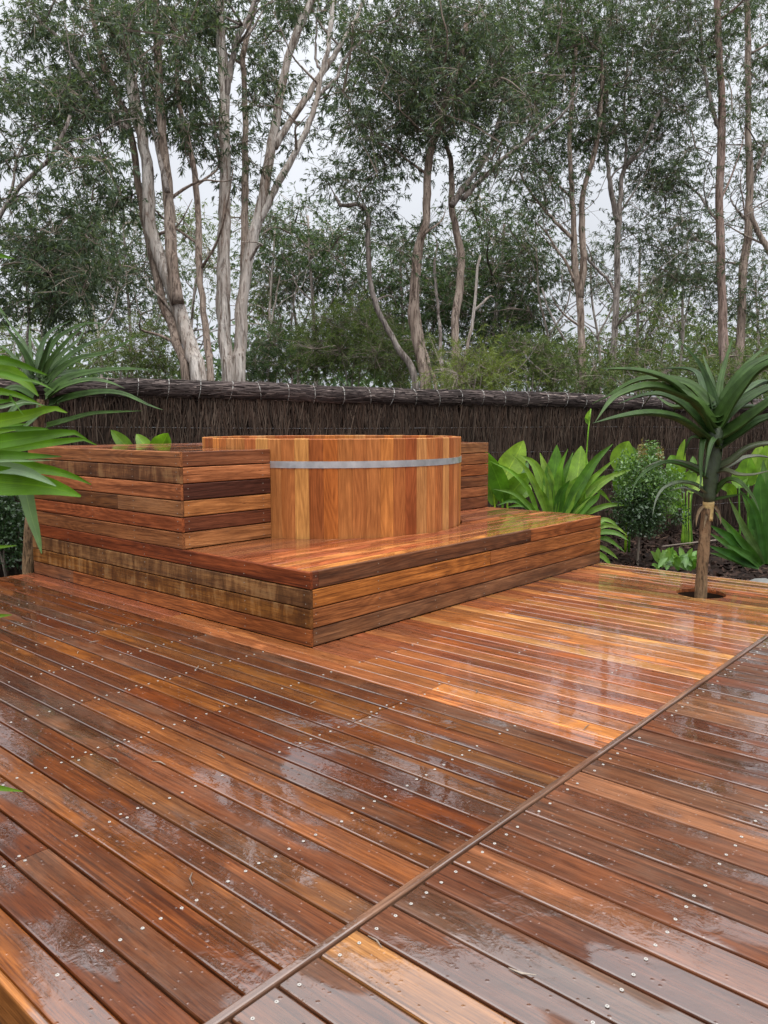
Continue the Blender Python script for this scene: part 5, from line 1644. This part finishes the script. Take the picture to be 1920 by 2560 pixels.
# strappy plant close to the camera
D12 = 1.75
fb = at(-330, 1500, D12)
fore = thing('cordyline_plant', 'lush bright green strap leaved plant close by, in front of the spiky aloe', 'plant', (fb[0], fb[1], GZ))
fl = [([(-300, 960), (-120, 890), (0, 900), (60, 915), (118, 938)], 20, 0), ([(-300, 980), (-120, 920), (0, 926), (58, 950), (96, 990)], 36, 1), ([(-250, 1000), (-60, 930), (60, 948), (100, 958), (137, 978)], 11, 0),
      ([(-300, 1010), (-150, 965), (0, 978), (58, 993), (112, 1017)], 15, 1), ([(-300, 1040), (-120, 1030), (0, 1018), (62, 1004), (114, 1014)], 10, 2), ([(-320, 1090), (-150, 1080), (0, 1052), (72, 1038), (130, 1021), (168, 1032)], 26, 0),
      ([(-320, 1100), (-150, 1090), (0, 1070), (60, 1073), (110, 1073), (138, 1082)], 15, 1), ([(-330, 1130), (-150, 1125), (0, 1104), (100, 1090), (184, 1081), (216, 1097)], 27, 0), ([(-330, 1150), (-150, 1145), (0, 1124), (100, 1111), (215, 1098), (242, 1113)], 19, 0),
      ([(-330, 1160), (-150, 1150), (0, 1139), (85, 1141), (154, 1141)], 18, 0), ([(-330, 1170), (-150, 1165), (0, 1152), (80, 1152), (135, 1150)], 8, 2), ([(-330, 1180), (-150, 1165), (0, 1160), (100, 1172), (174, 1188), (228, 1211)], 25, 1),
      ([(-330, 1190), (-150, 1185), (0, 1204), (72, 1210), (145, 1222), (202, 1241)], 54, 1), ([(-300, 1185), (-100, 1165), (30, 1172), (90, 1190), (140, 1215)], 24, 2), ([(-200, 1190), (0, 1195), (50, 1210), (66, 1240), (78, 1290), (94, 1342), (104, 1384)], 25, 2),
      ([(-330, 1300), (-150, 1350), (-40, 1368), (42, 1364)], 13, 0), ([(-330, 1450), (-150, 1510), (-40, 1540), (30, 1537)], 17, 0), ([(-330, 1850), (-150, 1930), (-30, 1965), (58, 1979)], 15, 0),
      ([(-330, 700), (-150, 640), (-30, 635), (36, 647)], 20, 0), ([(-330, 830), (-150, 790), (-30, 760), (16, 790)], 22, 2), ([(-300, 1060), (-100, 1020), (30, 1000), (20, 985), (60, 1040)], 9, 1), ([(-300, 940), (-100, 985), (0, 1000), (40, 1005)], 12, 0),
      ([(-330, 1215), (-180, 1240), (-40, 1260), (-10, 1300)], 26, 1), ([(-330, 1120), (-200, 1160), (-80, 1200), (-20, 1240)], 24, 0), ([(-330, 1000), (-200, 960), (-100, 950), (-20, 960)], 22, 0), ([(-300, 1055), (-100, 1060), (20, 1062), (70, 1060)], 14, 0), ([(-330, 1140), (-200, 1110), (-60, 1085), (40, 1075)], 18, 1)]
for k, (pts, w, mi) in enumerate(fl):
    mb = MB()
    dd = 0.22 * math.sin(k * 2.4)
    px_leaf(mb, pts, w * 1.55, D12 + dd, p_lance if w > 12 else p_strap, 0.12 * math.cos(k * 1.7), up_mix=0.25, channel=0.14, n=16)
    mb.build('leaf', (M_FORE, M_FORE, M_FORE2)[mi], fore, smooth=True, origin=fore.location)
mb = MB()
c = catmull([np.array([fb[0], fb[1], GZ - 0.05]), at(-345, 1900, D12), at(-335, 1500, D12), at(-325, 1000, D12), at(-320, 700, D12)], 16)
tube(mb, c, np.linspace(0.02, 0.012, 16), 9, 0.08, True)
mb.build('stem', M_ALOEBARK, fore, smooth=True, origin=fore.location)

# small things in the mulch
mb = MB()
tube(mb, catmull([at(1655, 1366, 7.6), at(1720, 1358, 7.8), at(1790, 1350, 8.0)], 8) + np.array([0, 0, 0.0]), [0.007] * 8, 6, 0.1)
p0 = np.array(mb.v).mean(0)
o = mb.build('fallen_stick', M_TWIG, None, origin=p0)
o['label'] = 'long thin grey stick lying on the mulch between the shrub and the aloe trunk'
o['category'] = 'stick'
p0 = on_z(1905, 1452, GZ)
mb = MB()
bm = bmesh.new()
bmesh.ops.create_icosphere(bm, subdivisions=2, radius=1.0)
p0 = at(1905, 1457, 5.75)
vs = [(v.co.x * 0.16 * (1 + 0.1 * math.sin(v.co.y * 5)), v.co.y * 0.11, max(-0.5, v.co.z) * 0.05) for v in bm.verts]
fs = [[v.index for v in f.verts] for f in bm.faces]
bm.free()
mb.add(vs, fs)
o = mb.build('garden_stone', M_STONE, None, smooth=True)
o.location = (p0[0], p0[1], float(p0[2]) - 0.02)
o['label'] = 'flat pale grey stone lying in the bed against the deck edge'
o['category'] = 'stone'

# bits of bark and curled leaf scattered on the wet boards
r_ = np.random.default_rng(149)
mb = MB()
for q in range(60):
    x, y = r_.uniform(-1.8, 3.0), r_.uniform(-3.2, 2.6)
    if x > -0.05 and y > -0.05:
        continue
    if -1.66 < y < -1.56:
        continue
    a, ln = r_.uniform(0, 6.28), r_.uniform(0.008, 0.03)
    d = np.array([math.cos(a), math.sin(a), 0]) * ln
    sd_ = np.array([-math.sin(a), math.cos(a), 0]) * ln * r_.uniform(0.04, 0.1)
    p = np.array([x, y, 0.004])
    cv = sd_ * r_.uniform(-4, 4)
    vs = [p - d - sd_ * 0.3, p - d + sd_ * 0.3, p + cv - sd_ + [0, 0, 0.002], p + cv + sd_ + [0, 0, 0.002], p + d - sd_ * 0.3, p + d + sd_ * 0.3]
    vs += [np.array(v) - [0, 0, 0.0015] for v in vs]
    mb.add(vs, [(0, 2, 3, 1), (2, 4, 5, 3), (6, 7, 9, 8), (8, 9, 11, 10), (0, 6, 8, 2), (2, 8, 10, 4), (1, 3, 9, 7), (3, 5, 11, 9)])
o = mb.build('leaf_litter', M_TWIG)
o['kind'] = 'stuff'
o['label'] = 'tiny pale curls of bark and leaf scattered on the wet deck boards'
o['category'] = 'litter'
